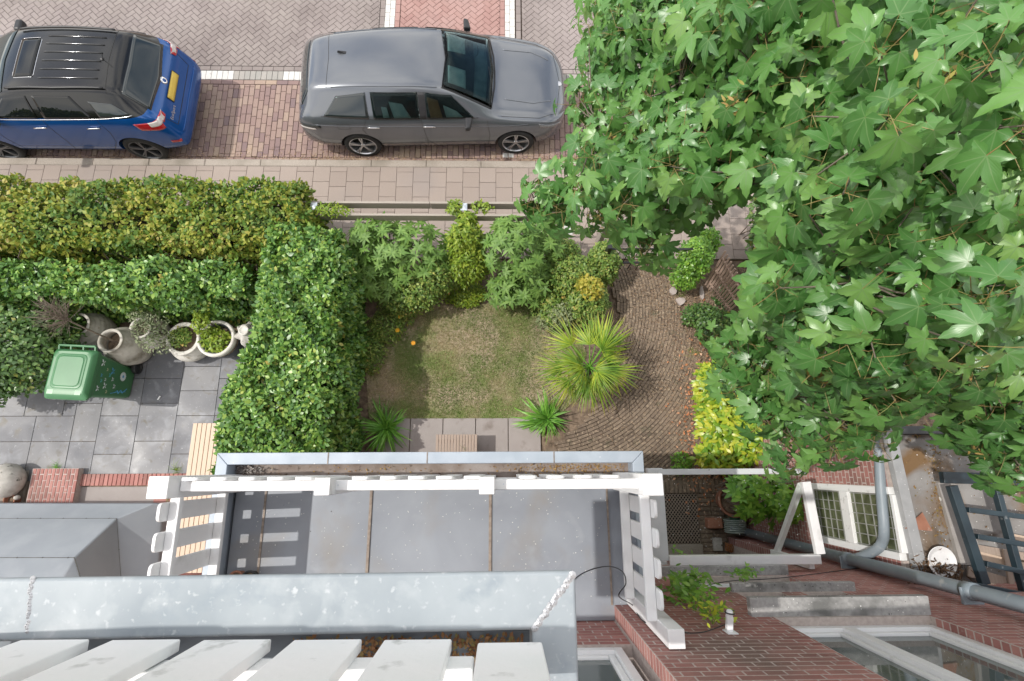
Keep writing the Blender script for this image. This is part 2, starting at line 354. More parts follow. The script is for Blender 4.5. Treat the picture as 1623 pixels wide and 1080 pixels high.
struct(MB().box((-30, -14, -.05), (14, 3.78, -.035)).build('garden_soil', soil_m))
# ------------------------------------------------------------------ leaves
def arch_oval(wd=.32, fold=.12, droop=.12, pts=3):
    ys = np.linspace(0, 1, pts+2); V = []; uv = []
    sp = [(0, y_, -droop*y_*y_) for y_ in ys]
    for i, p in enumerate(sp): V.append(p); uv.append((0, ys[i]))
    Fc = []; n = len(ys)
    for sgn in (-1, 1):
        idx = []
        for i in range(1, n-1):
            wv = wd*math.sin(math.pi*ys[i]**.85); V.append((sgn*wv, ys[i]*.97, -droop*ys[i]**2+fold*wv/wd*wd)); uv.append((1, ys[i])); idx.append(len(V)-1)
        for a, b in [(0, idx[0])]: Fc.append((0, 1, idx[0]) if sgn > 0 else (0, idx[0], 1))
        for i in range(len(idx)-1):
            q = (i+1, i+2, idx[i+1]), (i+1, idx[i+1], idx[i])
            Fc += [t if sgn > 0 else t[::-1] for t in q]
        Fc.append((n-2, n-1, idx[-1]) if sgn > 0 else (n-2, idx[-1], n-1))
    return np.array(V), np.array(Fc), np.array(uv)
def arch_maple():
    lob = [(-110, .50, .12), (-49, .88, .18), (0, 1.0, .20), (49, .88, .18), (110, .50, .12)]
    V = [(0, 0, 0)]; uv = [(0, 0)]; Fc = []
    def add(r, a, z, u_, v_): V.append((r*math.sin(a), r*math.cos(a), z-.34*r*r)); uv.append((u_, v_)); return len(V)-1
    sin_ = []
    angs = [-150]+[(lob[i][0]+lob[i+1][0])/2 for i in range(4)]+[150]
    for i, a in enumerate(angs): sin_.append(add(.22 if i in (0, 5) else .40, R_(a), .05, 1, .4))
    for i, (a, Ln, wd) in enumerate(lob):
        a = R_(a); v1 = add(.45*Ln, a, 0, 0, .45); v2 = add(.72*Ln, a, 0, 0, .72); t = add(Ln, a, -.02, .0, 1.)
        for sg in (-1, 1):
            S_ = sin_[i] if sg < 0 else sin_[i+1]
            def off(f, w_, z): 
                x = sg*w_; y_ = f*Ln; r = math.hypot(x, y_); return add(r, a+math.atan2(x, y_), z, .9, f)
            A = off(.58, wd, .05); nn = off(.68, wd*.66, .035); B = off(.80, wd*.62, .03)
            for q in ((0, S_, A), (0, A, v1), (v1, A, nn), (v1, nn, v2), (v2, nn, B), (v2, B, t)): Fc.append(q if sg < 0 else q[::-1])
    V = np.array(V); V[:, 1] -= 0
    return V, np.array(Fc), np.array(uv)
def arch_blade(n=5, wd=.035, bend=.5):
    V = []; uv = []; Fc = []
    for i in range(n):
        t = i/(n-1); w_ = wd*(1-t**2.2)+.001
        y_ = math.sin(bend*t*1.6)/(bend*1.6) if bend else t; z = -(1-math.cos(bend*t*1.6))/(bend*1.6) if bend else 0
        V += [(-w_, y_, z+.0), (0, y_, z-.3*w_), (w_, y_, z)]; uv += [(.8, t), (.3, t), (.8, t)]
    for i in range(n-1):
        for j in range(2):
            a = i*3+j; Fc += [(a, a+1, a+4), (a, a+4, a+3)]
    return np.array(V), np.array(Fc), np.array(uv)
OVAL = arch_oval(); OVAL_S = arch_oval(.30, .10, .1, 2); LANCE = arch_oval(.15, .08, .35, 3); LAUREL = arch_oval(.2, .1, .15, 3); MAPLE = arch_maple(); BLADE = arch_blade(); BLADE2 = arch_blade(6, .035, 1.15)
DIA = (np.array([(0, 0, 0), (-.3, .5, .07), (.3, .5, .07), (0, 1, -.08)], float), np.array([(0, 3, 1), (0, 2, 3)]), np.array([(0, 0), (1, .5), (1, .5), (0, 1)], float))
TRI = (np.array([(-.06, 0, 0), (.06, 0, 0), (0, 1, 0)], float), np.array([(0, 1, 2)]), np.array([(0, 0), (1, 0), (0, 1)], float))
def unit(a): return a/np.maximum(np.linalg.norm(a, axis=-1, keepdims=True), 1e-9)
def leaves(name, arch, Ps, Ns, Ds, Ss, mat, parent=None, sq=None):
    """merge one leaf per point: normal Ns, tip direction Ds, size Ss"""
    V, Fc, uv = arch; N_ = len(Ps); Ns = unit(Ns); Ds = Ds-(Ds*Ns).sum(1, keepdims=True)*Ns; Ds = unit(Ds); Xs = np.cross(Ds, Ns)
    Ss = np.broadcast_to(np.asarray(Ss, float), (N_,))[:, None, None]
    vx = V[None, :, 0, None]*(sq[:, None, None] if sq is not None else 1)
    W = Ps[:, None, :]+Ss*(vx*Xs[:, None, :]+V[None, :, 1, None]*Ds[:, None, :]+V[None, :, 2, None]*Ns[:, None, :])
    k = len(V); FF = (Fc[None]+(np.arange(N_)*k)[:, None, None]).reshape(-1, 3)
    return raw(name, W.reshape(-1, 3), FF, mat, parent, True, uv=np.tile(uv, (N_, 1)))
def rnd(n, s=1.): return rng.normal(size=(n, 3))*s
def lump(p, s=2.2): return (np.sin(p[:, 0]*s*1.7+p[:, 2]*s+1.3)*np.sin(p[:, 1]*s*1.9+p[:, 0]*s*.6)+np.sin(p[:, 0]*s*4.1+2)*np.sin(p[:, 1]*s*3.7+p[:, 2]*s*3+1)*.5)
def box_pts(x0, x1, y0, y1, z0, z1, n, top=1., sides=(1, 1, 1, 1), depth=.12, rough=.09):
    lx, ly, lz = x1-x0, y1-y0, z1-z0
    ar = np.array([lx*ly*top, ly*lz*sides[0], ly*lz*sides[1], lx*lz*sides[2], lx*lz*sides[3]]); ar = ar/ar.sum()
    k = rng.choice(5, n, p=ar); u, v = rng.random(n), rng.random(n); p = np.zeros((n, 3)); q = np.zeros((n, 3))
    X, Y_ = x0+u*lx, y0+v*ly; Zv = z0+v*lz; Yu = y0+u*ly
    for i, (a, b, c, nn) in enumerate(((X, Y_, z1+0*u, (0, 0, 1)), (x0+0*u, Yu, Zv, (-1, 0, 0)), (x1+0*u, Yu, Zv, (1, 0, 0)), (X, y0+0*u, Zv, (0, -1, 0)), (X, y1+0*u, Zv, (0, 1, 0)))):
        m_ = k == i; p[m_] = np.stack([a, b, c], 1)[m_]; q[m_] = nn
    # round the edges, add lumps, push some leaves inside
    c0 = np.array([(x0+x1)/2, (y0+y1)/2, (z0+z1)/2]); e = np.abs(p-c0)/np.array([lx/2, ly/2, lz/2]); r = (np.clip(e, 0, 1)**8).sum(1)
    p -= q*0; p = p-unit(p-c0)*np.clip(r-1, 0, 2)[:, None]*.09
    hf = lump(p*np.array([1, 1, 1.])+3.1, 6.5)
    p += q*(lump(p)*rough+hf*rough*.55)[:, None]-q*(rng.exponential(depth*.35, n))[:, None]
    keep = (hf+rng.normal(size=n)*.25) > -.62
    p = p[keep]+rnd(keep.sum(), .012); return p, q[keep]
def ell_pts(c, r, n, low=-.2, depth=.18):
    d = unit(rnd(n)); d = d[d[:, 2] > low]; rr = 1-rng.exponential(depth, len(d)); rr = np.clip(rr, .1, 1.05)*(1+.13*lump(d*2+np.array(c)))
    return np.array(c)+d*rr[:, None]*np.array(r), d
def shrub_leaves(name, arch, p, q, size, mat, parent, up=.7, jit=.55, tipdown=.3, var=.3):
    n = len(p); N_ = unit(q*.7+np.array([0, 0, up])+rnd(n, jit)); D = rnd(n)+q*.8+np.array([0, 0, -tipdown])
    return leaves(name, arch, p, N_, D, size*(1+rng.uniform(-var, var, n)), mat, parent)
g_hornY = M('hedge_leaf_yellow', [(0.047, 0.110, 0.022), (0.089, 0.190, 0.030), (0.200, 0.280, 0.035), (0.378, 0.380, 0.060), (0.483, 0.360, 0.150)], .5, 1.1, isl=.62, transl=.25, spec=.4, pos=[0, .3, .52, .82, 1], stain=[((.06, .15, .035), 1.6, .52, .66)])
g_horn = M('hedge_leaf_green', [(0.040, 0.115, 0.028), (0.093, 0.217, 0.045), (0.165, 0.326, 0.058), (0.314, 0.466, 0.089), (0.701, 0.560, 0.153), (0.627, 0.342, 0.153)], .36, 2, isl=.78, transl=.2, spec=.6, pos=[0, .3, .62, .88, .96, 1])
g_ivy = M('ivy_leaf', [(0.034, 0.083, 0.023), (0.071, 0.156, 0.036), (0.143, 0.250, 0.057), (0.512, 0.416, 0.097)], .35, 2, isl=.75, transl=.15, pos=[0, .4, .85, 1])
g_bud = M('greygreen_leaf', [(0.092, 0.203, 0.033), (0.153, 0.287, 0.052), (0.245, 0.405, 0.085)], .55, 3, isl=.7, transl=.25, leaf=(.17, .27, .12))
g_lime = M('lime_leaf', [(0.103, 0.207, 0.021), (0.230, 0.345, 0.031), (0.414, 0.483, 0.062)], .45, 3, isl=.7, transl=.3)
g_small = M('small_leaf', [(0.067, 0.141, 0.028), (0.160, 0.283, 0.046), (0.347, 0.404, 0.092), (0.802, 0.485, 0.153)], .5, 4, isl=.8, transl=.2, pos=[0, .45, .9, 1])
g_yel = M('yellow_variegated_leaf', [(.12, .20, .03), (.45, .42, .05), (.62, .52, .10)], .5, 5, isl=.8, transl=.3)
g_laur = M('laurel_leaf', [(0.072, 0.200, 0.023), (0.215, 0.400, 0.029), (0.543, 0.601, 0.047), (0.715, 0.658, 0.094)], .3, 4, isl=.6, transl=.25, leaf=(.35, .45, .12))
g_laur2 = M('glossy_laurel_leaf', [(0.073, 0.215, 0.027), (0.164, 0.363, 0.041), (0.327, 0.528, 0.068)], .28, 4, isl=.7, transl=.25, leaf=(.28, .42, .12))
g_maple = M('sycamore_leaf', [(0.053, 0.153, 0.039), (0.091, 0.240, 0.056), (0.151, 0.331, 0.076), (0.242, 0.411, 0.107)], .33, 1.2, isl=.7, transl=.28, spec=.75, leaf=(.17, .30, .11))
g_palm = M('palm_leaf', [(0.062, 0.172, 0.022), (0.163, 0.310, 0.033), (0.375, 0.483, 0.044), (0.688, 0.632, 0.077)], .4, 3.5, isl=.35, transl=.25, tip=((.50, .36, .12), .72, 1.0))
g_strap = M('strap_leaf', [(0.088, 0.258, 0.038), (0.175, 0.419, 0.050), (0.315, 0.580, 0.101)], .4, 3, isl=.7, transl=.25)
g_grass = M('grass_blade', [(.10, .19, .035), (.18, .27, .055), (.42, .38, .19), (.62, .50, .34)], .7, 1.3, isl=.3, transl=.25, pos=[.15, .42, .60, .85])
twig_m = M('twig_bark', [(.14, .11, .085), (.26, .21, .17)], .85, 12)
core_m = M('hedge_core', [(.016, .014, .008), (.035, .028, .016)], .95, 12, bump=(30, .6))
bark_m = M('sycamore_bark', [(.10, .085, .065), (.20, .17, .13)], .9, 12, bump=(30, .6))
litter_m = M('dry_litter', [(.18, .10, .055), (.30, .19, .11), (.42, .30, .19), (.56, .45, .33)], .85, 5, isl=.9)
moss_m = M('moss', [(.10, .065, .025), (.22, .13, .05), (.12, .11, .03)], .95, 20, bump=(60, .8))
def litter(name, pts, size, mat, label, cat='litter', N=None):
    n = len(pts); N_ = unit(np.array([0, 0, 1.])+rnd(n, .35))
    o = leaves(name, DIA, pts, N_, rnd(n), size*rng.uniform(.5, 1.5, n), mat); return tag(o, label, cat, kind='stuff')
def inpoly(x, y, poly):
    c = np.zeros(len(x), bool); n = len(poly)
    for i in range(n):
        x0, y0 = poly[i]; x1, y1 = poly[(i+1) % n]
        m_ = ((y0 > y) != (y1 > y)) & (x < (x1-x0)*(y-y0)/((y1-y0) if y1 != y0 else 1e-9)+x0); c ^= m_
    return c
# lawn
lz = 0.0
lawn = [tuple(P(a, b, 0)[:2]) for a, b in ((575, 520), (610, 478), (700, 485), (850, 478), (905, 500), (930, 560), (905, 640), (880, 664), (585, 664))]
struct(MB().prism(lawn[::-1], -.034, -.012).build('lawn', lawn_m))
n = 110000; lx = rng.uniform(-2.5, 1.6, n); ly = rng.uniform(.7, 3.0, n); k = inpoly(lx, ly, lawn); lx, ly = lx[k], ly[k]
bald = lump(np.stack([lx, ly, 0*lx], 1), 1.5)*.35+np.clip((lx-.0)*.5, -.3, .5)+np.clip((1.3-ly)*.5, -.3, .3); k = rng.random(len(lx)) > .12+bald*.5
lx, ly = lx[k], ly[k]; n = len(lx)
tag(leaves('grass', TRI, np.stack([lx, ly, np.full(n, -.014)], 1), rnd(n)+np.array([0, 0, .6]), rnd(n, .8)+np.array([0, 0, .8]), rng.uniform(.03, .065, n), g_grass), 'short dry grass on the little lawn', 'grass', kind='stuff')
n = 6000; lx = rng.uniform(-2.5, 1.6, n); ly = rng.uniform(.7, 3.0, n); k = inpoly(lx, ly, lawn); k &= rng.random(n) < .35+.4*(lx > -.4); lx, ly = lx[k], ly[k]
litter('dead_grass_litter', np.stack([lx, ly, np.full(len(lx), .004)], 1), .015, M('straw', [(.34, .25, .16), (.55, .42, .32)], .9, 9, isl=.9), 'dry straw bits lying on the lawn')
# garden slabs below the lawn
mb = MB(); x = -1.99
while x < .6:
    block(mb, rectp(x, .0, x+.52, .785), (0, 0, -.035), GX, GY, GZ, .04, gap=.003, ch=.004); x += .525
struct(mb.build('slab_path', slab_m))
# curved brick path
pathp = [tuple(P(a, b, 0)[:2]) for a, b in ((965, 425), (1065, 425), (1085, 520), (1120, 600), (1135, 700), (1150, 762), (1040, 766), (900, 764), (800, 760), (890, 700), (950, 640), (990, 560))]
mb = MB(); cx, cy = .55, 2.75; bw, bl = .055, .19
for ir in range(14, 95):
    r = ir*bw; na = max(6, int(2*math.pi*r/bl)); o_ = random.random()
    for ia in range(na):
        a0 = (ia+o_)*2*math.pi/na; a1 = a0+2*math.pi/na; am = (a0+a1)/2; X_, Y_ = cx+(r+bw/2)*math.cos(am), cy+(r+bw/2)*math.sin(am)
        if not inpoly(np.array([X_]), np.array([Y_]), pathp)[0]: continue
        block(mb, [(cx+r*math.cos(a0), cy+r*math.sin(a0)), (cx+(r+bw)*math.cos(a0), cy+(r+bw)*math.sin(a0)), (cx+(r+bw)*math.cos(a1), cy+(r+bw)*math.sin(a1)), (cx+r*math.cos(a1), cy+r*math.sin(a1))][::-1],
              (0, 0, -.036), GX, GY, GZ, .042, gap=.0035, ch=.003, tilt=.0007)
struct(mb.build('garden_path', path_m))
n = 42000; px_ = rng.uniform(950, 1190, n); py_ = rng.uniform(425, 764, n); wgt = np.clip((px_-960-(py_-440)*.30)/100, .10, 1)**1.1
k = rng.random(n) < wgt*.75; pts = np.array([P(a, b, rng.uniform(.005, .022)) for a, b in zip(px_[k], py_[k])])
litter('fallen_debris', pts, .017, litter_m, 'brown fallen seeds and leaf bits drifted over the brick path')
pts = np.array([P(rng.normal(1122, 24), rng.normal(670, 62), rng.uniform(.01, .05)) for _ in range(900)])
litter('fallen_leaves', pts, .045, M('orange_leaf', [(.42, .14, .05), (.60, .26, .12), (.62, .42, .30)], .8, 5, isl=.9), 'orange dead leaves heaped beside the yellow laurel', 'fallen leaves')
n = 9000; lx = rng.uniform(XL, 2.6, n); ly = 5.5+rng.exponential(.10, n); k = (ly < 6.2) & (rng.random(n) < .25+.75*(np.sin(lx*1.7)*.5+.5))
litter('gutter_litter', np.stack([lx[k], ly[k], np.full(k.sum(), -.088)], 1), .02, litter_m, 'tan seeds and leaf litter along the kerb')
# ------------------------------------------------------------------ hedges
def hedge(name, bx, n, mat, size, label, warp=None, top=1., sides=(1, 1, 1, 1), rough=.10, ins=.22, depth=.24, ntw=60, arch=OVAL_S):
    x0, x1, y0, y1, z0, z1 = bx; e = empty(name, ((x0+x1)/2, (y0+y1)/2, z0), label, 'hedge')
    p, q = box_pts(*bx, n, top, sides, depth, rough); p = warp(p) if warp else p; shrub_leaves('foliage', arch, p, q, size, mat, e, up=.55, jit=.8, var=.45)
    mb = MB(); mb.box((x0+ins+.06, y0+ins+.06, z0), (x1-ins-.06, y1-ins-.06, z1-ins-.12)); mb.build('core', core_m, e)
    mb = MB()
    for _ in range(ntw):
        a = np.array([random.uniform(x0+.1, x1-.1), random.uniform(y0+.1, y1-.1), random.uniform(z0+.2, z1-.35)]); b = a+np.array([random.uniform(-.25, .25), random.uniform(-.25, .25), random.uniform(.15, .4)])
        b[2] = min(b[2], z1+.01); m_ = (a+b)/2+np.array([random.uniform(-.05, .05)]*3); mb.tube([a, m_, b], [.009, .006, .003], 5)
    mb.build('twigs', twig_m, e); return e
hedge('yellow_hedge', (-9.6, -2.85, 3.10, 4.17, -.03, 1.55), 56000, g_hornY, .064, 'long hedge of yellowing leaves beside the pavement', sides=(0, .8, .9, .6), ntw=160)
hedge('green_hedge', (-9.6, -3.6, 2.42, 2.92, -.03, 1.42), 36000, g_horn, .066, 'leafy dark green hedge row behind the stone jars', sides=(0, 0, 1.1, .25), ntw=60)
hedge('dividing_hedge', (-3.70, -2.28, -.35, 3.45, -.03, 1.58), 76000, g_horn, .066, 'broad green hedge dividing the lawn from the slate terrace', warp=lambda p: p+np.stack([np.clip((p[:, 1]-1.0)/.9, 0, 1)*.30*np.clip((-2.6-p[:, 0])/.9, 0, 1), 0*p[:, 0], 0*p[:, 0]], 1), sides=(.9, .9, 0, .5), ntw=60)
# bare branches showing between the hedge rows
mb = MB()
for _ in range(120):
    x = random.uniform(-9, -3.7); a = np.array([x, random.uniform(2.95, 3.15), .6+random.random()*.4]); b = a+np.array([random.uniform(-.35, .35), random.uniform(-.15, .2), random.uniform(.2, .55)]); mb.tube([a, (a+b)/2+rnd(1, .04)[0], b], [.012, .008, .003], 5)
tag(mb.build('bare_branches', twig_m), 'bare grey branches in the gap between the two hedge rows', 'branches')
def shrub(name, cells, n, mat, size, label, cat='shrub', arch=OVAL_S, stems=14, low=-.3, tipdown=.3, up=.7, var=.3, depth=.18, jit=.55, base=None):
    """cells: ellipsoids (centre, radii)"""
    c0 = np.array(cells[0][0], float); e = empty(name, (c0[0], c0[1], base if base is not None else 0), label, cat)
    ps, qs = [], []; tot = sum(r[0]*r[1]+r[2]*r[1] for c, r in cells)
    for c, r in cells: p, q = ell_pts(c, r, int(n*1.5*(r[0]*r[1]+r[2]*r[1])/tot), low, depth); ps.append(p); qs.append(q)
    p = np.concatenate(ps); q = np.concatenate(qs); shrub_leaves('foliage', arch, p, q, size, mat, e, up, jit, tipdown, var)
    mb = MB()
    for i in range(stems):
        c, r = cells[i % len(cells)]; t = np.array(c)+unit(rnd(1))[0]*np.array(r)*.8; t[2] = max(t[2], c[2]); b = np.array([c[0]+random.uniform(-.06, .06), c[1]+random.uniform(-.06, .06), base if base is not None else -.03])
        mb.tube([b, (b+t)/2+np.array([0, 0, .05]), t], [.012, .008, .004], 5)
    mb.build('stems', twig_m, e); return e
def cell(px, py, z, rx, ry, rz): return (P(px, py, z), (rx, ry, rz))
shrub('hedge_bush', [cell(35, 545, .75, .75, .72, .65), cell(80, 505, .55, .5, .45, .5), cell(-30, 590, .7, .6, .5, .6)], 15000, g_ivy, .065, 'dark green leafy bush left of the wheelie bin')
# rosettes of long leaves (buddleia)
def rosettes(name, cells, nr, per, size, mat, label, arch=LANCE, pitch=.25, cat='shrub', base=0, stems=16):
    c0 = cells[0][0]; e = empty(name, (c0[0], c0[1], base), label, cat); PP, NN, DD, SS = [], [], [], []
    tot = sum(r[0]*r[1] for c, r in cells)
    for c, r in cells:
        p, q = ell_pts(c, r, int(nr*1.4*r[0]*r[1]/tot), -.1, .22)
        for pp, qq in zip(p, q):
            ax = unit((qq*.6+np.array([0, 0, .8])+rnd(1, .25)[0])[None])[0]; u, v, _ = frame(ax); u = np.array(u); v = np.array(v); a0 = random.random()*6.28
            for k in range(per):
                a = a0+k*2.4; d = u*math.cos(a)+v*math.sin(a); tilt = pitch+.5*(k/per); D = d*math.cos(tilt)+ax*math.sin(tilt)*(1 if k > per*.5 else .3); N_ = ax*math.cos(tilt)-d*math.sin(tilt)*.6
                PP.append(pp); NN.append(N_); DD.append(D); SS.append(size*random.uniform(.7, 1.15)*(1-.45*k/per))
    leaves('foliage', arch, np.array(PP), np.array(NN), np.array(DD), np.array(SS), mat, e)
    mb = MB()
    for i in range(stems):
        c, r = cells[i % len(cells)]; t = np.array(c)+unit(rnd(1))[0]*np.array(r)*.85; t[2] = max(t[2], c[2]); b = np.array([c[0]+random.uniform(-.06, .06), c[1]+random.uniform(-.06, .06), base-.03]); mb.tube([b, (b+t)/2+np.array([0, 0, .05]), t], [.012, .009, .004], 5)
    mb.build('stems', twig_m, e); return e
rosettes('buddleia', [cell(640, 405, .75, .74, .50, .6), cell(598, 440, .6, .42, .36, .45), cell(605, 385, .8, .5, .36, .5), cell(625, 455, .4, .4, .3, .35)], 400, 9, .15, g_bud, 'broad buddleia bush with drooping leaves left of the fence post')
rosettes('buddleia', [cell(815, 400, .85, .52, .48, .65), cell(820, 452, .55, .46, .38, .45), cell(850, 385, .8, .45, .36, .55), cell(800, 468, .3, .26, .26, .3), cell(850, 440, .5, .4, .35, .4)], 400, 9, .155, g_bud, 'tall grey green buddleia bush right of the fence post')
shrub('rose_bush', [cell(668, 462, .45, .36, .32, .4), cell(695, 440, .5, .3, .3, .45), cell(640, 478, .3, .3, .25, .3)], 6500, g_small, .045, 'low rose bush with small leaves and red hips by the lawn edge')
shrub('climbing_honeysuckle', [cell(738, 385, .9, .28, .25, .5), cell(742, 420, .6, .35, .3, .5), cell(740, 350, 1.15, .14, .1, .2)], 5200, g_lime, .07, 'lime green honeysuckle climbing the middle fence post', 'climber', arch=LAUREL)
shrub('ground_cover_plant', [cell(738, 468, .08, .35, .22, .12)], 1900, g_lime, .04, 'pale green creeping plant at the far lawn edge', 'plant', stems=3)
shrub('small_leaf_shrub', [cell(905, 440, .5, .42, .35, .45), cell(930, 480, .45, .35, .33, .4), cell(885, 500, .3, .3, .22, .3), cell(890, 410, .4, .3, .3, .4), cell(955, 420, .4, .26, .34, .45), cell(870, 480, .3, .3, .25, .3)], 17000, g_small, .048, 'dark small leaved shrub between the lawn and the brick path')
shrub('variegated_shrub', [cell(938, 458, .85, .16, .17, .16), cell(925, 450, .85, .12, .12, .12)], 650, g_yel, .06, 'small shrub sprig with bright yellow leaves beside the path')
shrub('pale_leaf_shrub', [cell(890, 500, .45, .22, .2, .2), cell(865, 510, .25, .15, .15, .15)], 1600, M('pale_leaf', [(.14, .20, .07), (.34, .38, .2)], .5, 4, isl=.8, transl=.2), .04, 'pale cream green shrub behind the palm')
shrub('path_shrub', [cell(1100, 410, .6, .25, .3, .45), cell(1085, 440, .35, .22, .2, .3), cell(1120, 385, .55, .2, .2, .3)], 4200, g_laur2, .05, 'bright green shrub left of the leaning trellis')
shrub('creeping_ivy', [cell(1110, 500, .15, .3, .2, .15), cell(1140, 520, .2, .4, .3, .2), cell(1165, 560, .2, .35, .4, .25), cell(1150, 470, .15, .2, .2, .12)], 5200, g_ivy, .05, 'low ivy under the tree at the right edge of the path', 'plant', stems=6)
shrub('shade_shrub', [cell(1225, 385, .8, .35, .5, .6), cell(1250, 460, .7, .6, .5, .6), cell(1215, 335, .9, .25, .3, .5), cell(1280, 400, .7, .6, .6, .6)], 9000, g_ivy, .075, 'shaded dark shrub behind the trellis under the tree')
shrub('border_plants', [cell(612, 520, .10, .3, .3, .14), cell(590, 560, .08, .22, .35, .12), cell(625, 480, .15, .3, .15, .15), cell(640, 500, .1, .2, .2, .1)], 2600, g_small, .055, 'low weedy plants between the dividing hedge and the lawn', 'plant', arch=LANCE, stems=3)
shrub('yellow_laurel', [cell(1145, 675, .45, .38, .35, .4), cell(1125, 622, .35, .2, .45, .3), cell(1185, 700, .5, .4, .3, .4), cell(1165, 640, .5, .3, .35, .4), cell(1140, 725, .4, .35, .2, .35)], 4200, g_laur, .11, 'yellow green laurel bush at the right side of the brick path', arch=LAUREL, up=1.0, jit=.4)
shrub('path_weed', [cell(1022+60, 735, .1, .16, .16, .12)], 260, g_laur2, .06, 'small green weed at the foot of the yellow laurel', 'plant', arch=LAUREL, stems=2)
# tiny weeds and flowers
def tuft(px, py, z, n, L_, mat, label, name='grass_tuft', wd=.35, cat='plant', lean=.9):
    c = P(px, py, z); e = empty(name, c, label, cat); a = rng.uniform(0, 2*math.pi, n); el = rng.uniform(.15, 1.25, n)
    D = np.stack([np.cos(a)*np.cos(el), np.sin(a)*np.cos(el), np.sin(el)], 1); N_ = np.stack([-np.cos(a)*np.sin(el), -np.sin(a)*np.sin(el), np.cos(el)], 1)
    D += rnd(n, .12); N_ += rnd(n, .25); Ls = L_*rng.uniform(.5, 1.1, n)*(1+.18*np.sin(a+px)); b0 = c+rnd(n, .03)*np.array([1, 1, .1]); h = n//2
    leaves('blades', BLADE, b0[:h], N_[:h], D[:h], Ls[:h], mat, e, sq=np.full(h, wd)); leaves('drooping_blades', BLADE2, b0[h:], N_[h:], D[h:], Ls[h:]*1.1, mat, e, sq=np.full(n-h, wd)); return e
tuft(614, 680, .05, 150, .52, g_strap, 'clump of green strap leaves left of the slatted crate', 'strap_leaf_plant', wd=.75)
tuft(866, 666, .05, 150, .5, g_strap, 'clump of green strap leaves between crate and palm', 'strap_leaf_plant', wd=.75)
tuft(90, 741, 0, 60, .16, g_strap, 'small grass tuft above the brick panel')
tuft(282, 745, 0, 50, .16, g_lime, 'bright grass tuft beside the long slatted bench')
tuft(272, 787, 0, 46, .16, g_strap, 'grass tuft under the left railing post')
tuft(1095, 560, 0, 40, .14, g_lime, 'small weed tuft on the right edge of the brick path')
tuft(1080, 468, 0, 40, .14, g_small, 'dark weed tuft near the broken stones')
fy = M('yellow_petal', [(.75, .42, .01), (.8, .5, .02)], .5); fo = M('orange_petal', [(.75, .3, .02), (.8, .4, .03)], .5); fr = M('red_petal', [(.5, .04, .06), (.6, .08, .1)], .5)
for px, py, m_, lb in ((634, 502, fy, 'yellow daisy nearer the fence at the lawn edge'), (630, 524, fy, 'yellow daisy on a bent stem below another'), (655, 544, fo, 'orange flower lowest on the lawn edge')):
    c = P(px, py, .28); e = empty('daisy', (c[0]-.1, c[1]-.12, 0), lb, 'flower', 'daisies by the lawn'); mb = MB()
    for k in range(10):
        a = k*.628; mb.add([c, c+np.array([math.cos(a-.25)*.03, math.sin(a-.25)*.03, .004]), c+np.array([math.cos(a)*.04, math.sin(a)*.04, .0]), c+np.array([math.cos(a+.25)*.03, math.sin(a+.25)*.03, .004])], [(0, 1, 2, 3)])
    mb.build('petals', m_, e); MB().lathe(c+np.array([0, 0, -.003]), [(0.001, .008), (.009, .006), (.012, 0)], 10).build('flower_centre', fo, e)
    MB().tube([c+np.array([-.1, -.12, -.28]), c+np.array([-.06, -.06, -.1]), c], .003, 5).build('stem', g_small, e)
# ------------------------------------------------------------------ palm
def palm():
    ct = P(934, 582, 1.0); e = empty('fan_palm', (ct[0], ct[1], 0), 'fan palm with yellow tipped fronds at the lawn corner', 'palm')
    mb = MB(); mb.lathe((ct[0], ct[1], -.03), [(.07, 0), (.085, .3), (.09, .6), (.08, .9), (.05, 1.05)], 14); mb.build('trunk', bark_m, e)
    fr = [(az, el+random.uniform(-8, 10)) for az, el in ((-5, 12), (28, 22), (52, 25), (78, 22), (100, 35), (130, 22), (158, 24), (172, 40), (185, 14), (212, 26), (238, 30), (262, 18), (288, 22), (318, 20), (345, 34), (60, 62), (200, 66), (310, 64))]
    for az, el in fr:
        az = R_(az+random.uniform(-6, 6)); el_ = R_(el); pl = random.uniform(.10, .46); base = np.array([ct[0], ct[1], 1.0]); d = np.array([math.cos(az)*math.cos(el_), math.sin(az)*math.cos(el_), math.sin(el_)])
        hub = base+d*pl+np.array([0, 0, -.02]); side = np.array([-math.sin(az), math.cos(az), 0]); nrm = np.cross(d, side); nrm = nrm if nrm[2] > 0 else -nrm
        d2 = unit((d*.95+np.array([0, 0, random.uniform(-.5, .15)]))[None])[0]; nrm = np.cross(side, d2); nrm = -nrm if nrm[2] < 0 else nrm
        ns = 26; aw = random.uniform(1.35, 1.9); an = np.linspace(-aw, aw, ns); D = np.cos(an)[:, None]*d2+np.sin(an)[:, None]*side+np.array([0, 0, -.05]); Ln = random.uniform(.42, .62)*(.80+.20*np.cos(an))*rng.uniform(.9, 1.05, ns)
        N_ = nrm+np.sin(an)[:, None]*side*.3+rnd(ns, .12); f = leaves('frond', BLADE, np.repeat(hub[None], ns, 0), N_, D, Ln, g_palm, e, sq=np.full(ns, .58))
        MB().tube([base, (base+hub)/2+np.array([0, 0, .02]), hub], [.010, .008, .006], 6).build('petiole', g_strap, f)
palm()
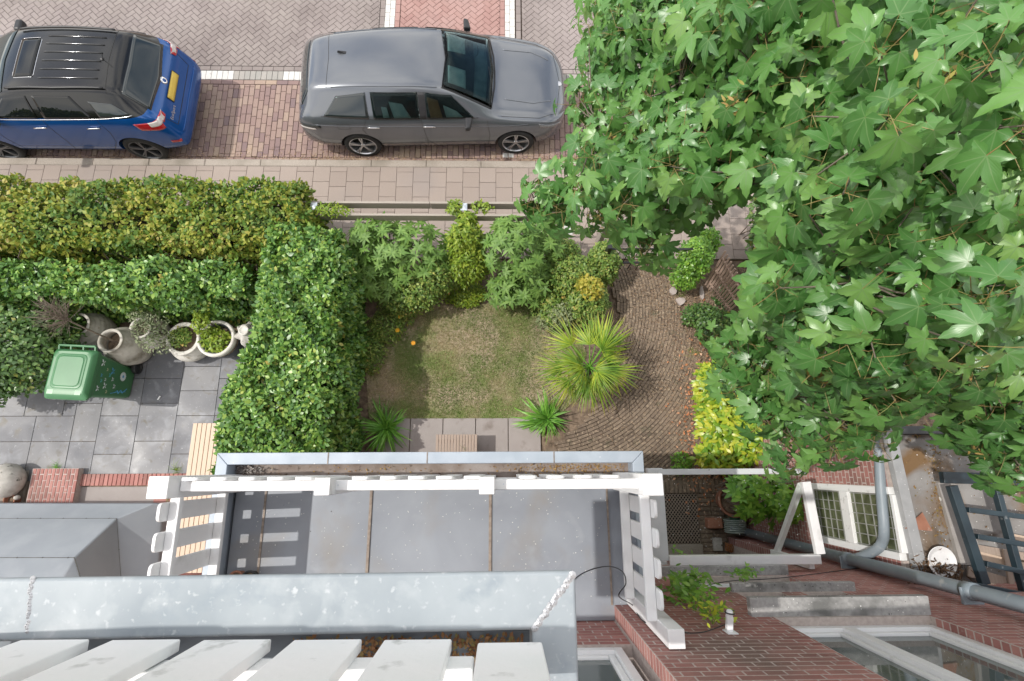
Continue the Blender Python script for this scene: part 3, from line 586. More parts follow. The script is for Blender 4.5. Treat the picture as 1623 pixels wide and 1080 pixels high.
# ------------------------------------------------------------------ sycamore
DEPTHS = [((930, 50), 3.9), ((905, 200), 3.7), ((1100, 130), 3.0), ((1050, 400), 2.25), ((960, 340), 2.7), ((850, 320), 3.7), ((1300, 250), 2.1), ((1500, 150), 1.45), ((1600, 40), 1.55), ((1500, 400), 1.65), ((1350, 350), 2.0), ((1200, 600), 3.5),
          ((1300, 700), 3.3), ((1450, 540), 2.0), ((1600, 600), 2.9), ((1350, 720), 3.1), ((1560, 700), 3.0), ((1130, 560), 4.0), ((1250, 60), 2.3), ((1620, 300), 1.6), ((1180, 250), 2.6)]
dq = np.array([a for a, b in DEPTHS], float); dv = np.array([b for a, b in DEPTHS])
def dep(p):
    w_ = 1/(((dq-p)**2).sum(1)+900)**1.4; return (w_*dv).sum()/w_.sum()
POLY1 = [(945, -60), (925, 30), (915, 75), (925, 110), (908, 165), (915, 215), (905, 290), (905, 330), (935, 380), (985, 415), (1050, 415), (1078, 370), (1120, 335), (1150, 300), (1185, 270), (1215, 300), (1235, 360), (1240, 430), (1270, 480), (1300, 560),
         (1400, 620), (1480, 610), (1540, 560), (1700, 560), (1700, -60)]
POLY2 = [(1185, 520), (1125, 540), (1120, 585), (1140, 610), (1180, 660), (1200, 690), (1240, 760), (1270, 740), (1300, 695), (1330, 730), (1390, 740), (1400, 690), (1430, 650), (1500, 660), (1530, 700), (1600, 760), (1700, 740), (1700, 480), (1300, 420), (1200, 440)]
POLY3 = [(835, 305), (842, 340), (875, 345), (905, 330), (905, 300), (870, 290)]
tree = empty('sycamore_tree', (4.6, 3.4, -.03), 'large sycamore tree with broad lobed leaves overhanging the right of the garden', 'tree')
random.seed(23); rng = np.random.default_rng(23); cl = []
def fillp(poly, n, dlo, dhi, dmin=None):
    xs = [a for a, b in poly]; ys = [b for a, b in poly]; c = 0
    while c < n:
        p = np.array([random.uniform(min(xs), max(xs)), random.uniform(min(ys), max(ys))])
        if not inpoly(p[:1], p[1:], poly)[0]: continue
        D = dep(p)+random.uniform(dlo, dhi)
        if random.random() > (2.6/D)**-1.1*.9: continue     # equal leaf density per square metre, not per picture area
        cl.append(PD(p[0], p[1], D)); c += 1
def sprays(poly, ns, per, dlo, dhi):
    global cl
    keep = cl; cl = []; fillp(poly, ns, dlo, dhi); par = cl; cl = keep
    for p in par:
        dr = unit((p-np.array([4.6, 3.4, 4.5]))[None]*np.array([1, 1, .4]))[0]+np.array([-.1, -.35, -.25]); dr = unit(dr[None])[0]; sd = unit(np.cross(dr, [0, 0, 1])[None])[0]
        for k in range(per): cl.append(p+dr*random.uniform(-.30, .22)+sd*random.gauss(0, .13)+np.array([0, 0, random.gauss(-.02, .05)])-np.array([0, 0, .12])*abs(random.gauss(0, 1)))
sprays(POLY1, 88, 6, -.05, .35); sprays(POLY1, 62, 5, .5, 1.2); fillp(POLY1, 200, 1.0, 2.4)
n1 = len(cl)
sprays(POLY2, 46, 5, .0, .35); fillp(POLY2, 170, .35, 1.1); fillp(POLY3, 12, 0, .3)
cl = np.array(cl); cl = cl[cl[:, 2] > 1.2]
cc = (cl-CP) @ RM; sx_, sy_ = 811.5+F*cc[:, 0]/-cc[:, 2], 540-F*cc[:, 1]/-cc[:, 2]
g_ = np.zeros(len(cl), bool)     # keep the boughs inside the surveyed outline of the crown
for poly in (POLY1, POLY2, POLY3): g_ |= inpoly(sx_, sy_, poly)
cl = cl[(g_ | (sx_ > 1640) | (sy_ < -10)) & (-cc[:, 2] > 1.5)]
PP, NN, DD, SS = [], [], [], []; pet = MB()
org = np.array([4.6, 3.4, 5.0])
for c in cl:
    out = unit((c-org)[None]*np.array([1, 1, .5]))[0]; ax = unit((out*.5+np.array([-.12, -.30, .85])+rnd(1, .2)[0])[None])[0]
    u, v, _ = frame(ax); u = np.array(u); v = np.array(v); a0 = random.random()*6.28; k_ = random.choice((5, 6, 7, 8))
    for k in range(k_):
        a = a0+k*math.pi/2*1.07+(k//2)*.4; d = u*math.cos(a)+v*math.sin(a); ln = random.uniform(.05, .15); st = c-ax*(.05*(k//2)); hub = st+d*ln+ax*ln*.45
        t = random.uniform(.25, 1.0); D = d*math.cos(t)*.75-ax*math.sin(t)*.8+np.array([-.16, -.52, -.22]); N_ = ax*math.cos(t)+d*math.sin(t)+rnd(1, .14)[0]
        PP.append(hub); NN.append(N_); DD.append(D); SS.append(random.choice((1, 1, 1, .7))*random.uniform(.092, .145)*(1.08 if c[2] > 5.8 else 1))
        pet.tube([st, (st+hub)/2+ax*.01, hub], .0016, 4, cap=False)
print('maple leaves', len(PP))
leaves('crown', MAPLE, np.array(PP), np.array(NN), np.array(DD), np.array(SS), g_maple, tree)
pet.build('leaf_stalks', M('red_stalk', [(.26, .12, .05), (.20, .24, .07)], .6, 20), tree)
mb = MB(); key = M('seed_wing', [(.42, .40, .10), (.50, .30, .12)], .6, 5, isl=.8, transl=.3)
idx = rng.choice(len(cl), 90, replace=False); pk = []
for c in cl[idx]:
    for _ in range(16): pk.append(c+rnd(1, .03)[0]+np.array([0, 0, -.02]))
pk = np.array(pk); leaves('seed_clusters', LANCE, pk, rnd(len(pk))+np.array([0, 0, .5]), rnd(len(pk)), .045, key, tree)
# limbs: trunk outside the picture at the right, boughs reaching into the crown, twigs to every leaf cluster
mb = MB(); T = np.array([4.6, 3.4, -.03]); mb.tube([T, T+[.05, 0, 1.5], T+[-.05, -.1, 3.0], T+[-.2, -.2, 4.4], T+[-.4, -.3, 5.6], T+[-.6, -.5, 6.8]], [.24, .19, .16, .13, .09, .04], 14); mb.build('trunk', bark_m, tree, smooth=True)
mb = MB(); nodes = []
for i in range(46):
    tgt = cl[rng.integers(0, len(cl))]; z0 = np.clip(tgt[2]-random.uniform(.6, 1.6), 1.6, 6.2); s0 = T+np.array([-.1-.06*z0/2, -.05*z0, z0]); m1 = s0*.6+tgt*.4+np.array([0, 0, -.1])+rnd(1, .12)[0]; m2 = s0*.3+tgt*.7+np.array([0, 0, -.08])+rnd(1, .1)[0]
    e_ = tgt+np.array([0, 0, -.12]); mb.tube([s0, m1, m2, e_], [.045, .026, .015, .006], 7); nodes += [m1, (m1+m2)/2, m2, (m2+e_)/2, e_]
nodes = np.array(nodes)
for c in cl:
    d = ((nodes-c)**2).sum(1); q = nodes[d.argmin()]; L_ = math.sqrt(d.min()); q = q if L_ < .45 else c+(q-c)*.45/L_-np.array([0, 0, .12]); m_ = (q+c)/2+np.array([0, 0, -.03]); mb.tube([q, m_, c-np.array([0, 0, .01])], [.006, .0045, .003], 5, cap=False)
mb.build('branches', bark_m, tree, smooth=True)
# ------------------------------------------------------------------ neighbour terrace of slate slabs
mb = MB(); rows = [(-.16, .24), (.24, .84), (.84, 1.24), (1.24, 1.84), (1.84, 2.3)]
x = -8.4; occ = []
gx0, gy0, u = -8.6, -.16, .2
W_, H_ = 25, 12; grid = np.zeros((W_, H_), bool)
for j in range(H_):
    for i in range(W_):
        if grid[i, j]: continue
        opts = [(3, 3), (2, 2), (3, 2), (2, 3), (2, 2), (3, 2), (1, 1), (2, 1), (1, 2)]; random.shuffle(opts)
        for a, b in sorted(opts[:5], key=lambda t: -t[0]*t[1])+[(1, 1)]:
            if i+a <= W_ and j+b <= H_ and not grid[i:i+a, j:j+b].any():
                grid[i:i+a, j:j+b] = True; block(mb, rectp(gx0+i*u, gy0+j*u, gx0+(i+a)*u, gy0+(j+b)*u), (0, 0, -.036), GX, GY, GZ, .038, gap=.003, ch=.003, tilt=.0008); break
struct(mb.build('terrace', slate_m))
# brick edging, sunken slab, brick panel
mb = MB(); x = P(122, 745, 0)[0]
while x < -4.72: block(mb, rectp(x, P(200, 770, 0)[1], x+.062, -.055), (0, 0, -.03), GX, GY, GZ, .06, gap=.002, ch=.004); x += .066
struct(mb.build('terrace_edging', brick_m))
a, b = P(118, 772, -.05), P(262, 800, -.05)
struct(MB().box((a[0], -.9, -.03), (b[0]+.1, a[1], -.015)).build('sunken_slab', slab_m))
struct(MB().box((a[0]-.02, -.9, -.03), (a[0]+.05, a[1], -.005)).box((a[0]-.20, -.9, -.03), (a[0]-.04, a[1], -.002)).build('slab_edge', kerb_m))
mb = MB(); e = empty('brick_plinth', (-6.85, -.3, -.03), 'square panel of narrow dark bricks beside the white stone ball', 'brick panel')
q0, q1 = P(52, 743, .12), P(112, 800, .12); mb2 = MB().box((q0[0]-.01, q1[1]-.4, -.03), (q1[0]+.01, q0[1], .105)); mb2.build('bed', mortar_m, e)
x = q0[0]; k = 0
while x < q1[0]-.03:
    y = q0[1]-(.0 if k % 2 else .09)
    if k % 2 == 0: block(mb, rectp(x, q0[1]-.085, x+.055, q0[1]), (0, 0, .10), GX, GY, GZ, .012, gap=.005, ch=.002)
    while y > q1[1]-.35: block(mb, rectp(x, y-.18, x+.055, y), (0, 0, .10), GX, GY, GZ, .012, gap=.005, ch=.002); y -= .18
    x += .058; k += 1
mb.build('bricks', brick_m, e)
c = P(6, 762, .22); stone_w = M('lichened_white_stone', [(.40, .38, .34), (.58, .56, .52)], .85, 12, bump=(40, .4), stain=[((.12, .12, .1), 14, .62, .7)])
tag(MB().lathe((c[0], c[1], 0), [(.02, .40), (.12, .385), (.21, .32), (.255, .22), (.25, .13), (.19, .04), (.1, 0)], 28, cap=True).build('stone_ball', stone_w, smooth=True), 'big round white stone at the left edge of the terrace', 'stone')
struct(MB().box((P(-40, 745, 0)[0], -.5, -.035), (P(47, 745, 0)[0], -.0, .004)).build('stone_ledge', kerb_m))
terra = M('terracotta', [(.30, .13, .08), (.42, .20, .13)], .8, 9, bump=(40, .2), stain=[((.5, .4, .33), 12, .6, .75)])
def pot(name, c, r, h, mat, label, cat='pot', soil=None, wall=.012, prof=None):
    e = empty(name, c, label, cat); prof = prof or [(r*.68, 0), (r*.82, h*.5), (r*.95, h*.84), (r*1.02, h*.84), (r*1.03, h*.99), (r*.98, h), (r-wall, h), (r*.93-wall, h*.8), (r*.7, h*.45), (.001, h*.45)]
    MB().lathe(c, prof, 32, cap=False).build('body', mat, e, smooth=True)
    if soil: MB().lathe(c, [(.001, h*soil+.004), (r*.9-wall, h*soil)], 24).build('potting_soil', soil_m, e)
    return e
c = P(28, 792, 0); pot('small_flowerpot', c, .085, .15, terra, 'small terracotta pot holding a white pebble beside the stone ball', soil=.6)
c2 = P(27, 789, .12); tag(MB().lathe(c2, [(.001, .04), (.03, .03), (.042, 0), (.03, -.03)], 12).build('pebble', stone_w, smooth=True), 'white pebble inside the small terracotta pot', 'pebble')
# ------------------------------------------------------------------ stone jars
jar_m = M('weathered_jar', [(.34, .32, .28), (.48, .46, .41), (.58, .55, .50)], .85, 7, bump=(26, .35), stain=[((.20, .18, .14), 5, .56, .75), ((.24, .19, .13), 12, .60, .75)])
jar_w = M('whitewashed_jar', [(.55, .53, .48), (.70, .68, .63)], .8, 9, bump=(30, .3), stain=[((.25, .22, .17), 6, .58, .72)])
jar_d = M('dark_glazed_pot', [(.035, .04, .05), (.07, .08, .09)], .35, 9, specks=[((.5, .5, .5), 30, .35)])
def jar(px, py, rr, h, bel, mat, label, rings=0, neck=.72, name='stone_jar'):
    t = P(px, py, h); c = np.array([t[0], t[1], 0]); e = empty(name, c, label, 'jar'); R0 = rr/neck*bel
    pr = [(R0*.55, 0)]; n = 26
    for i in range(1, n+1):
        s_ = i/n; r = R0*(.62+.38*math.sin(math.pi*min(1, s_*1.05)**.9)) if s_ < .9 else 0
        r = R0*(.58+.42*math.sin(math.pi*(s_*.86+.06))**.8); r = r*(1-s_**6)+rr*s_**6
        if rings: r += .006*math.sin(s_*rings*6.28)
        pr.append((r, h*.96*s_))
    pr += [(rr*1.02, h*.965), (rr*1.13, h*.975), (rr*1.15, h*.99), (rr*1.08, h), (rr*.9, h), (rr*.86, h*.93), (rr*.95, h*.8), (R0*.8, h*.6), (.001, h*.55)]
    MB().lathe(c, pr, 40).build('body', mat, e, smooth=True)
    MB().lathe(c, [(.001, h*.72), (rr*1.05, h*.70)], 24).build('potting_soil', soil_m, e); return e, c
jar(122, 515, .17, .62, 1.2, jar_m, 'ribbed stone jar leftmost in the row under the hedge', 9)
_, jc = jar(174, 540, .165, .70, 1.32, jar_m, 'tall smooth stone jar with the bare twig tree in it')
jar(222, 520, .15, .5, 1.3, jar_w, 'white jar almost hidden behind the silver leaved plant')
jar(290, 537, .235, .42, 1.12, jar_w, 'wide white bowl jar with brown plants in the row', neck=.8)
_, jc4 = jar(343, 537, .25, .52, .95, jar_d, 'dark pot with a thick pale rim beside the statue', neck=.95)
MB().lathe((jc4[0], jc4[1], .50), [(.24, -.08), (.275, -.07), (.295, .0), (.29, .05), (.25, .055), (.235, .0)], 36).build('rim', jar_w, bpy.data.objects[[o.name for o in bpy.data.objects if o.get('label', '').startswith('dark pot')][0]], smooth=True)
# bare standard tree growing out of the second jar
e = empty('bare_twig_tree', (jc[0], jc[1], .5), 'dead leafless standard tree leaning out of the tall jar', 'tree')
top = P(108, 508, 1.5); st = np.array([jc[0], jc[1], .5]); MB().tube([st, st*.5+top*.5+[0, 0, .03], top], [.017, .013, .010], 7).build('trunk', twig_m, e); mb = MB()
for _ in range(46):
    d = unit(((top-st)/np.linalg.norm(top-st)+rnd(1, .5)[0])[None])[0]; L_ = random.uniform(.25, .55); m_ = top+d*L_*.5+rnd(1, .02)[0]; t_ = top+d*L_+rnd(1, .04)[0]; mb.tube([top, m_, t_], [.006, .004, .002], 4)
    for _ in range(3):
        d2 = unit((d+rnd(1, .5)[0])[None])[0]; mb.tube([m_, m_+d2*L_*.4], [.003, .0015], 4)
mb.build('crown_twigs', twig_m, e)
g_silv = M('silver_leaf', [(.12, .18, .07), (.25, .30, .16), (.42, .44, .30)], .6, 5, isl=.8, transl=.2)
shrub('silver_leaf_plant', [cell(238, 520, .65, .26, .3, .16), cell(252, 545, .5, .24, .18, .16), cell(228, 500, .6, .2, .22, .2)], 1100, g_silv, .05, 'straggly silver leaved plant spilling between the jars', arch=LANCE, base=.3)
shrub('brown_bowl_plant', [cell(285, 535, .42, .17, .15, .08)], 520, g_small, .04, 'brownish plant growing in the wide white bowl', 'plant', base=.3, stems=4)
shrub('pot_plant', [cell(341, 538, .54, .21, .20, .08)], 420, g_lime, .055, 'bright leaves growing in the dark pot with pale rim', 'plant', base=.4, stems=4)
shrub('yellow_sprig', [cell(318, 510, .75, .12, .2, .1)], 260, g_lime, .05, 'yellow green sprig poking up between bowl and dark pot', 'plant', base=.3, stems=4)
# draped stone figure (headless garden ornament, round cap seen from above)
def ornament():
    t = P(383, 522, .95); c = np.array([t[0], t[1], 0]); e = empty('garden_statue', c, 'pale draped stone figure with a round cap at the hedge corner', 'statue'); n = 40; V = []; Fc = []
    prof = [(.15, 0), (.19, .08), (.17, .3), (.20, .5), (.25, .62), (.21, .70), (.11, .78), (.07, .84)]
    for i, (r, z) in enumerate(prof):
        for k in range(n):
            a = 2*math.pi*k/n; rr = r*(1+.16*math.sin(a*7+z*4)*(1 if z < .75 else .2)+.25*math.cos(a)*(.3 < z < .7)); V.append((c[0]+rr*math.cos(a), c[1]+rr*math.sin(a)*.8, z))
    for i in range(len(prof)-1):
        for k in range(n): Fc.append((i*n+k, i*n+(k+1) % n, (i+1)*n+(k+1) % n, (i+1)*n+k))
    raw('drapery', V, Fc, stone_w, e, True)
    MB().lathe((c[0], c[1], .82), [(.05, 0), (.075, .02), (.078, .07), (.06, .085), (.055, .075), (.001, .08)], 24).build('cap', jar_w, e, smooth=True)
    sail = MB(); a = P(385, 520, .85); b = P(400, 548, .55); d = P(403, 520, .6)
    sail.tube([a, (a+b)/2+[0, .03, .03], b], [.05, .06, .03], 10).tube([a, (a+d)/2+[0, 0, .04], d], [.05, .055, .03], 10); sail.build('folded_cloth', jar_m, e, smooth=True)
ornament()
# ------------------------------------------------------------------ wheelie bin
def wheelie():
    gm = M('green_bin_plastic', [(.045, .16, .065), (.06, .19, .08)], .38, 4, spec=.5); gl = M('pale_bin_rim', [(.22, .38, .24), (.30, .45, .30)], .4, 5)
    cb = P(192, 607, 0); e = empty('wheelie_bin', cb, 'green wheelie bin with butterfly stickers on the slate terrace', 'wheelie bin')
    ang = R_(-3); ux = np.array([math.cos(ang), math.sin(ang), 0]); uy = np.array([-math.sin(ang), math.cos(ang), 0]); uz = np.array([0, 0, 1.])
    # handle/hinge towards +y, front towards -y
    def Lc(x, y, z): return cb+ux*x+uy*y+uz*z
    secs = [(.02, .20, -.24, .22), (.10, .21, -.26, .24), (.86, .275, -.34, .30), (.90, .295, -.37, .33), (.96, .295, -.37, .33)]; V = []; Fc = []; n = 0; K = 8
    def loop(hx, y0, y1, z, r=.05):
        out = []
        for (sx, yy, a0) in ((1, y1, 0), (-1, y1, 90), (-1, y0, 180), (1, y0, 270)):
            for k in range(4):
                a = R_(a0+k*30); cx_ = sx*(hx-r); cy_ = yy-r if yy == y1 else yy+r; out.append(Lc(cx_+r*math.cos(a), cy_+r*math.sin(a), z))
        return out
    for z, hx, y0, y1 in secs: V += loop(hx, y0, y1, z)
    m_ = 16; Fc = [(i*m_+k, i*m_+(k+1) % m_, (i+1)*m_+(k+1) % m_, (i+1)*m_+k) for i in range(len(secs)-1) for k in range(m_)]+[tuple(range(m_))[::-1], tuple(range((len(secs)-1)*m_, len(secs)*m_))]
    body = raw('body', V, Fc, gm, e); smooth_by_angle(body); b = body.modifiers.new('b', 'BEVEL'); b.width = .006; b.limit_method = 'ANGLE'; body.modifiers.new('w', 'WEIGHTED_NORMAL')
    V = []; ls = [(.955, .31, -.40, .33, .05), (.985, .31, -.40, .33, .05), (1.03, .285, -.36, .31, .07), (1.045, .26, -.33, .29, .08), (1.043, .22, -.25, .25, .07), (1.050, .215, -.245, .245, .07), (1.052, .19, -.22, .22, .06), (1.060, .18, -.21, .21, .06)]
    for z, hx, y0, y1, r in ls: V += loop(hx, y0, y1, z, r)
    Fc = [(i*m_+k, i*m_+(k+1) % m_, (i+1)*m_+(k+1) % m_, (i+1)*m_+k) for i in range(len(ls)-1) for k in range(m_)]+[tuple(range(m_))[::-1], tuple(range((len(ls)-1)*m_, len(ls)*m_))]
    lid = raw('lid', V, Fc, [gm, gl], e, mi=[1 if i < m_ and 7 < i % m_ < 13 else 0 for i in range(len(Fc))]); smooth_by_angle(lid); b = lid.modifiers.new('b', 'BEVEL'); b.width = .006; b.segments = 2; b.limit_method = 'ANGLE'; lid.modifiers.new('w', 'WEIGHTED_NORMAL')
    mb = MB(); mb.bar(Lc(-.24, -.30, 1.035), Lc(-.15, -.30, 1.035), .07, .02, mi=0).bar(Lc(.15, -.30, 1.035), Lc(.24, -.30, 1.035), .07, .02); mb.build('lid_grips', gl, lid, bevel=.004)
    mb = MB(); mb.tube([Lc(-.26, .38, 1.0), Lc(.26, .38, 1.0)], .018, 10)
    for x in (-.26, -.09, .09, .26): mb.bar(Lc(x, .30, .98), Lc(x, .38, 1.0), .02, .03)
    mb.build('handle', gm, e, smooth=False)
    for sx in (-1, 1):
        c = Lc(sx*.27, .24, .10); ax = ux*sx; mb = MB(); mb.lathe(c-ax*.03, [(.04, 0), (.095, .0), (.10, .01), (.10, .05), (.095, .06), (.06, .062), (.055, .05), (.02, .055), (.001, .055)], 28, axis=ax); mb.build('wheel', blackp, e, smooth=False, bevel=.003)
    # stickers on the right flank
    st = [M('sticker_'+n_, [c_, c_], .45) for n_, c_ in (('blue', (.10, .35, .6)), ('white', (.65, .72, .75)), ('teal', (.12, .5, .55)), ('cream', (.6, .62, .4)))]
    def S_(y, z):  # point on the flank
        hx = .21+(.275-.21)*(z-.1)/.76; return Lc(hx+.004, y, z)
    k = 0
    for (y, z, s, col) in ((.18, .80, .05, 1), (.10, .68, .022, 3), (.10, .55, .05, 0), (.03, .60, .028, 2), (-.02, .52, .03, 1), (-.14, .66, .045, 1), (-.12, .45, .035, 1), (-.20, .80, .04, 1), (.0, .78, .025, 0), (-.08, .76, .025, 2), (-.22, .60, .025, 3), (-.05, .68, .025, 1)):
        mb = MB()
        for sy, sz, aa in ((1, 1, 1), (1, -1, .7), (-1, 1, 1), (-1, -1, .7)):
            mb.add([S_(y, z), S_(y+sy*s*.9*aa, z+sz*s*.3), S_(y+sy*s*1.05*aa, z+sz*s*.9*aa), S_(y+sy*s*.3, z+sz*s*.7*aa)], [(0, 1, 2, 3)])
        mb.build('butterfly_sticker', st[col], e)
    mb = MB(); y, z = .06, .30; mb.add([S_(y+.075*math.cos(a)*(1 if i % 2 else .86), z+.075*math.sin(a)*(1 if i % 2 else .86)) for i, a in enumerate(np.linspace(0, 6.28, 33)[:-1])], [tuple(range(32))]); mb.build('daisy_sticker', st[1], e)
    mb = MB(); mb.add([S_(y+.022*math.cos(a), z+.022*math.sin(a))+ux*.002 for a in np.linspace(0, 6.28, 17)[:-1]], [tuple(range(16))]); mb.build('sticker_centre', st[0], e)
    mb = MB(); mb.tube([S_(-.21, .42), S_(-.17, .36), S_(-.21, .33), S_(-.15, .28), S_(-.19, .24), S_(-.11, .14)], .006, 5).tube([S_(-.23, .50), S_(-.20, .40), S_(-.17, .22), S_(-.16, .16)], .005, 5); mb.build('painted_scribble', st[0], e)
wheelie()
c = P(250, 634, .01); tag(MB().tube([c, c+np.array([.03, .06, 0])], .012, 8).build('cigarette_butt', white), 'tiny white stub lying on the slate terrace', 'stub')
# ------------------------------------------------------------------ slatted bench and crate
def slatted(name, a, b, z, ns, thick, mat, label, legs=.35, cat='bench', grp=None):
    x0, x1, y0, y1 = a[0], b[0], a[1], b[1]; e = empty(name, ((x0+x1)/2, (y0+y1)/2, 0), label, cat); w_ = (x1-x0)/ns; s0 = None
    for i in range(ns):
        xx = x0+i*w_; mb = MB().box((xx+w_*.06, y0, z-thick), (xx+w_*.94, y1, z)); o = mb.build('slat', mat, e, bevel=.003)
    mb = MB()
    for yy in (y0+.06, y1-.12) if y1-y0 < 1 else (y0+.1, (y0+y1)/2, y1-.16): mb.box((x0+.02, yy, z-thick-.06), (x1-.02, yy+.05, z-thick-.002))
    mb.build('cross_bearers', mat, e)
    for xx in (x0+.03, x1-.09):
        for yy in (y0+.06, y1-.12): MB().box((xx, yy+.001, 0), (xx+.06, yy+.049, z-thick-.062)).build('leg', mat, e)
    return e
slatted('slatted_bench', (-4.66, -1.42), (P(365, 672, .45)[0], P(330, 671, .45)[1]), .45, 8, .03, deck_m, 'long pale timber slatted bench beside the balcony bay')
slatted('slatted_crate', (-1.0, .10), (-.37, .50), .42, 14, .025, crate_m, 'small weathered slatted wooden seat on the grey slabs', cat='stool')
tuft(735, 712, .42, 26, .09, g_silv, 'tiny grey green plant on the slatted seat')
# ------------------------------------------------------------------ street fence
e = empty('street_fence', (-1.7, 3.86, 0), 'low silvered timber rail fence between pavement and garden', 'fence')
yA, yB = 3.90, 3.79; zt = 1.24; x0, x1 = P(478, 330, zt)[0], P(850, 330, zt)[0]+.5
mb = MB().box((x0, yA+.025, zt-.165), (-1.1, yA+.06, zt)); mb.build('rail', rail_m, e, bevel=.003)
mb = MB().box((-1.09, yA+.022, zt-.165), (x1, yA+.058, zt+.006)); mb.build('rail', rail_m, e, bevel=.003)
MB().box((x0+.05, yB-.07, zt-.165), (x1, yB-.035, zt)).build('rail', rail_m, e, bevel=.003)
capm = M('galvanised_cap', [(.55, .60, .66), (.68, .73, .78)], .35, 9, metal=.4)
for xx in (-2.83, -.57, 1.7):
    pm = MB().box((xx-.038, yB-.034, -.03), (xx+.038, yA+.020, 1.27)); p_ = pm.build('post', rail_m, e, bevel=.003)
    yc = (yA+yB)/2; MB().add([(xx-.05, yc-.06, 1.272), (xx+.05, yc-.06, 1.272), (xx+.05, yc+.06, 1.272), (xx-.05, yc+.06, 1.272), (xx-.05, yc-.06, 1.29), (xx+.05, yc-.06, 1.29), (xx+.05, yc+.06, 1.29), (xx-.05, yc+.06, 1.29), (xx, yc, 1.315)],
        [(3, 2, 1, 0), (0, 1, 5, 4), (1, 2, 6, 5), (2, 3, 7, 6), (3, 0, 4, 7), (4, 5, 8), (5, 6, 8), (6, 7, 8), (7, 4, 8)]).build('post_cap', capm, p_)
shrub('fence_creeper', [(np.array([-2.6, 3.8, 1.25]), (.35, .10, .08)), (np.array([-.7, 3.84, 1.25]), (.12, .12, .12)), (np.array([-.3, 3.86, 1.24]), (.16, .09, .08))], 620, g_lime, .06, 'creeper sprigs growing along the top of the fence rails', 'climber', arch=LAUREL, base=1.1, stems=5)
tag(MB().tube([P(601+14*math.cos(a), 460+14*math.sin(a), .12) for a in np.linspace(-.6, 3.6, 22)], .011, 8).build('garden_hoop', white, smooth=True), 'white curved hoop standing in the planting by the hedge', 'hoop')
# leaning trellis
def trellis():
    e = empty('trellis', P(1140, 450, 0), 'weathered wooden trellis leaning under the tree', 'trellis'); tm = M('old_trellis_wood', [(0.300, 0.210, 0.165), (0.540, 0.405, 0.330)], .85, 9, isl=.4)
    A = P(1128, 408, .95); B = P(1105, 480, .35); D = P(1170, 405, 1.1); ex = (D-A); ey = (P(1120, 492, .25)-A)
    for i in range(13):
        t = i/12; a = P(1118+3*i, 452+3.5*i, .30); b = P(1150+3*i, 398+5.6*i, .95); MB().bar(a, b, .03, .014).build('lath', tm, e)
    for k in range(3):
        t = .15+.35*k; a = P(1118, 452, .30)*(1-t)+P(1150, 398, .95)*t; b = P(1154, 494, .30)*(1-t)+P(1186, 465, .95)*t; MB().bar(a+[0, 0, -.02], b+[0, 0, -.02], .03, .014).build('cross_lath', tm, e)
trellis()
bst = M('broken_stone', [(.36, .30, .27), (.52, .46, .43)], .85, 8, bump=(30, .4))
for px, py, r, lb in ((1078, 478, .085, 'flat pinkish broken stone at the upper end of the brick path'), (1066, 462, .07, 'small rounded stone above the flat broken one'), (1112, 466, .07, 'long pale stone lying beside the trellis'), (1090, 455, .06, 'sandy coloured stone between two others')):
    c = P(px, py, .0); n = 7; po = [(c[0]+r*(random.uniform(.75, 1.2))*math.cos(k*6.283/n)*(.55 if 'long' in lb else 1), c[1]+r*random.uniform(.75, 1.2)*math.sin(k*6.283/n)*(2.2 if 'long' in lb else 1)) for k in range(n)]
    tag(MB().prism(po, -.02, .045).build('stone', bst, bevel=.008), lb, 'stone', 'loose stones by the path')
# gate: dark iron top seen under the leaves
e = empty('garden_gate', P(1020, 395, 0), 'low dark iron gate mostly hidden under the tree leaves', 'gate'); ga, gb = P(968, 395, .9), P(1105, 400, .9)
for z in (.9, .35): MB().bar((ga[0], ga[1], z), (gb[0], ga[1], z), .03, .03).build('rail', blackp, e)
for x in np.linspace(ga[0]+.02, gb[0]-.02, 10): MB().tube([(x, ga[1], .05), (x, ga[1], .89)], .008, 6).build('bar', blackp, e)
for x in (ga[0]-.03, gb[0]+.04): MB().box((x-.035, ga[1]-.035, -.03), (x+.035, ga[1]+.035, 1.0)).build('post', blackp, e, bevel=.005)
# ------------------------------------------------------------------ facade of brick with its openings
FY = -1.05; FX0, FX1 = .885, 5.6; FZ1 = 8.9
OPEN = [(1.30, 3.50, -.2, 2.30), (1.62, 2.82, 2.98, 3.42), (2.02, 2.40, 3.66, 4.12), (2.58, 2.93, 3.66, 4.12), (1.955, 3.085, 4.40, 6.6)]
fac = empty('brick_house', (2.2, FY, 0), 'red brick house wall with white framed windows seen steeply from above', 'house')
def wallparts(mb, x0, x1, z0, z1, yf, yb, opens):
    xs = sorted({x0, x1, *[o[0] for o in opens], *[o[1] for o in opens]}); zs = sorted({z0, z1, *[o[2] for o in opens], *[o[3] for o in opens]})
    for i in range(len(xs)-1):
        for j in range(len(zs)-1):
            cx_, cz_ = (xs[i]+xs[i+1])/2, (zs[j]+zs[j+1])/2
            if any(o[0] < cx_ < o[1] and o[2] < cz_ < o[3] for o in opens): continue
            mb.box((xs[i], yb, zs[j]), (xs[i+1], yf, zs[j+1]))
mb = MB(); wallparts(mb, FX0, FX1, -.03, FZ1, FY-.0015, FY-.35, OPEN); mb.build('wall', mortar_m, fac)
mb = MB(); z = .0; k = 0; ch = .0625
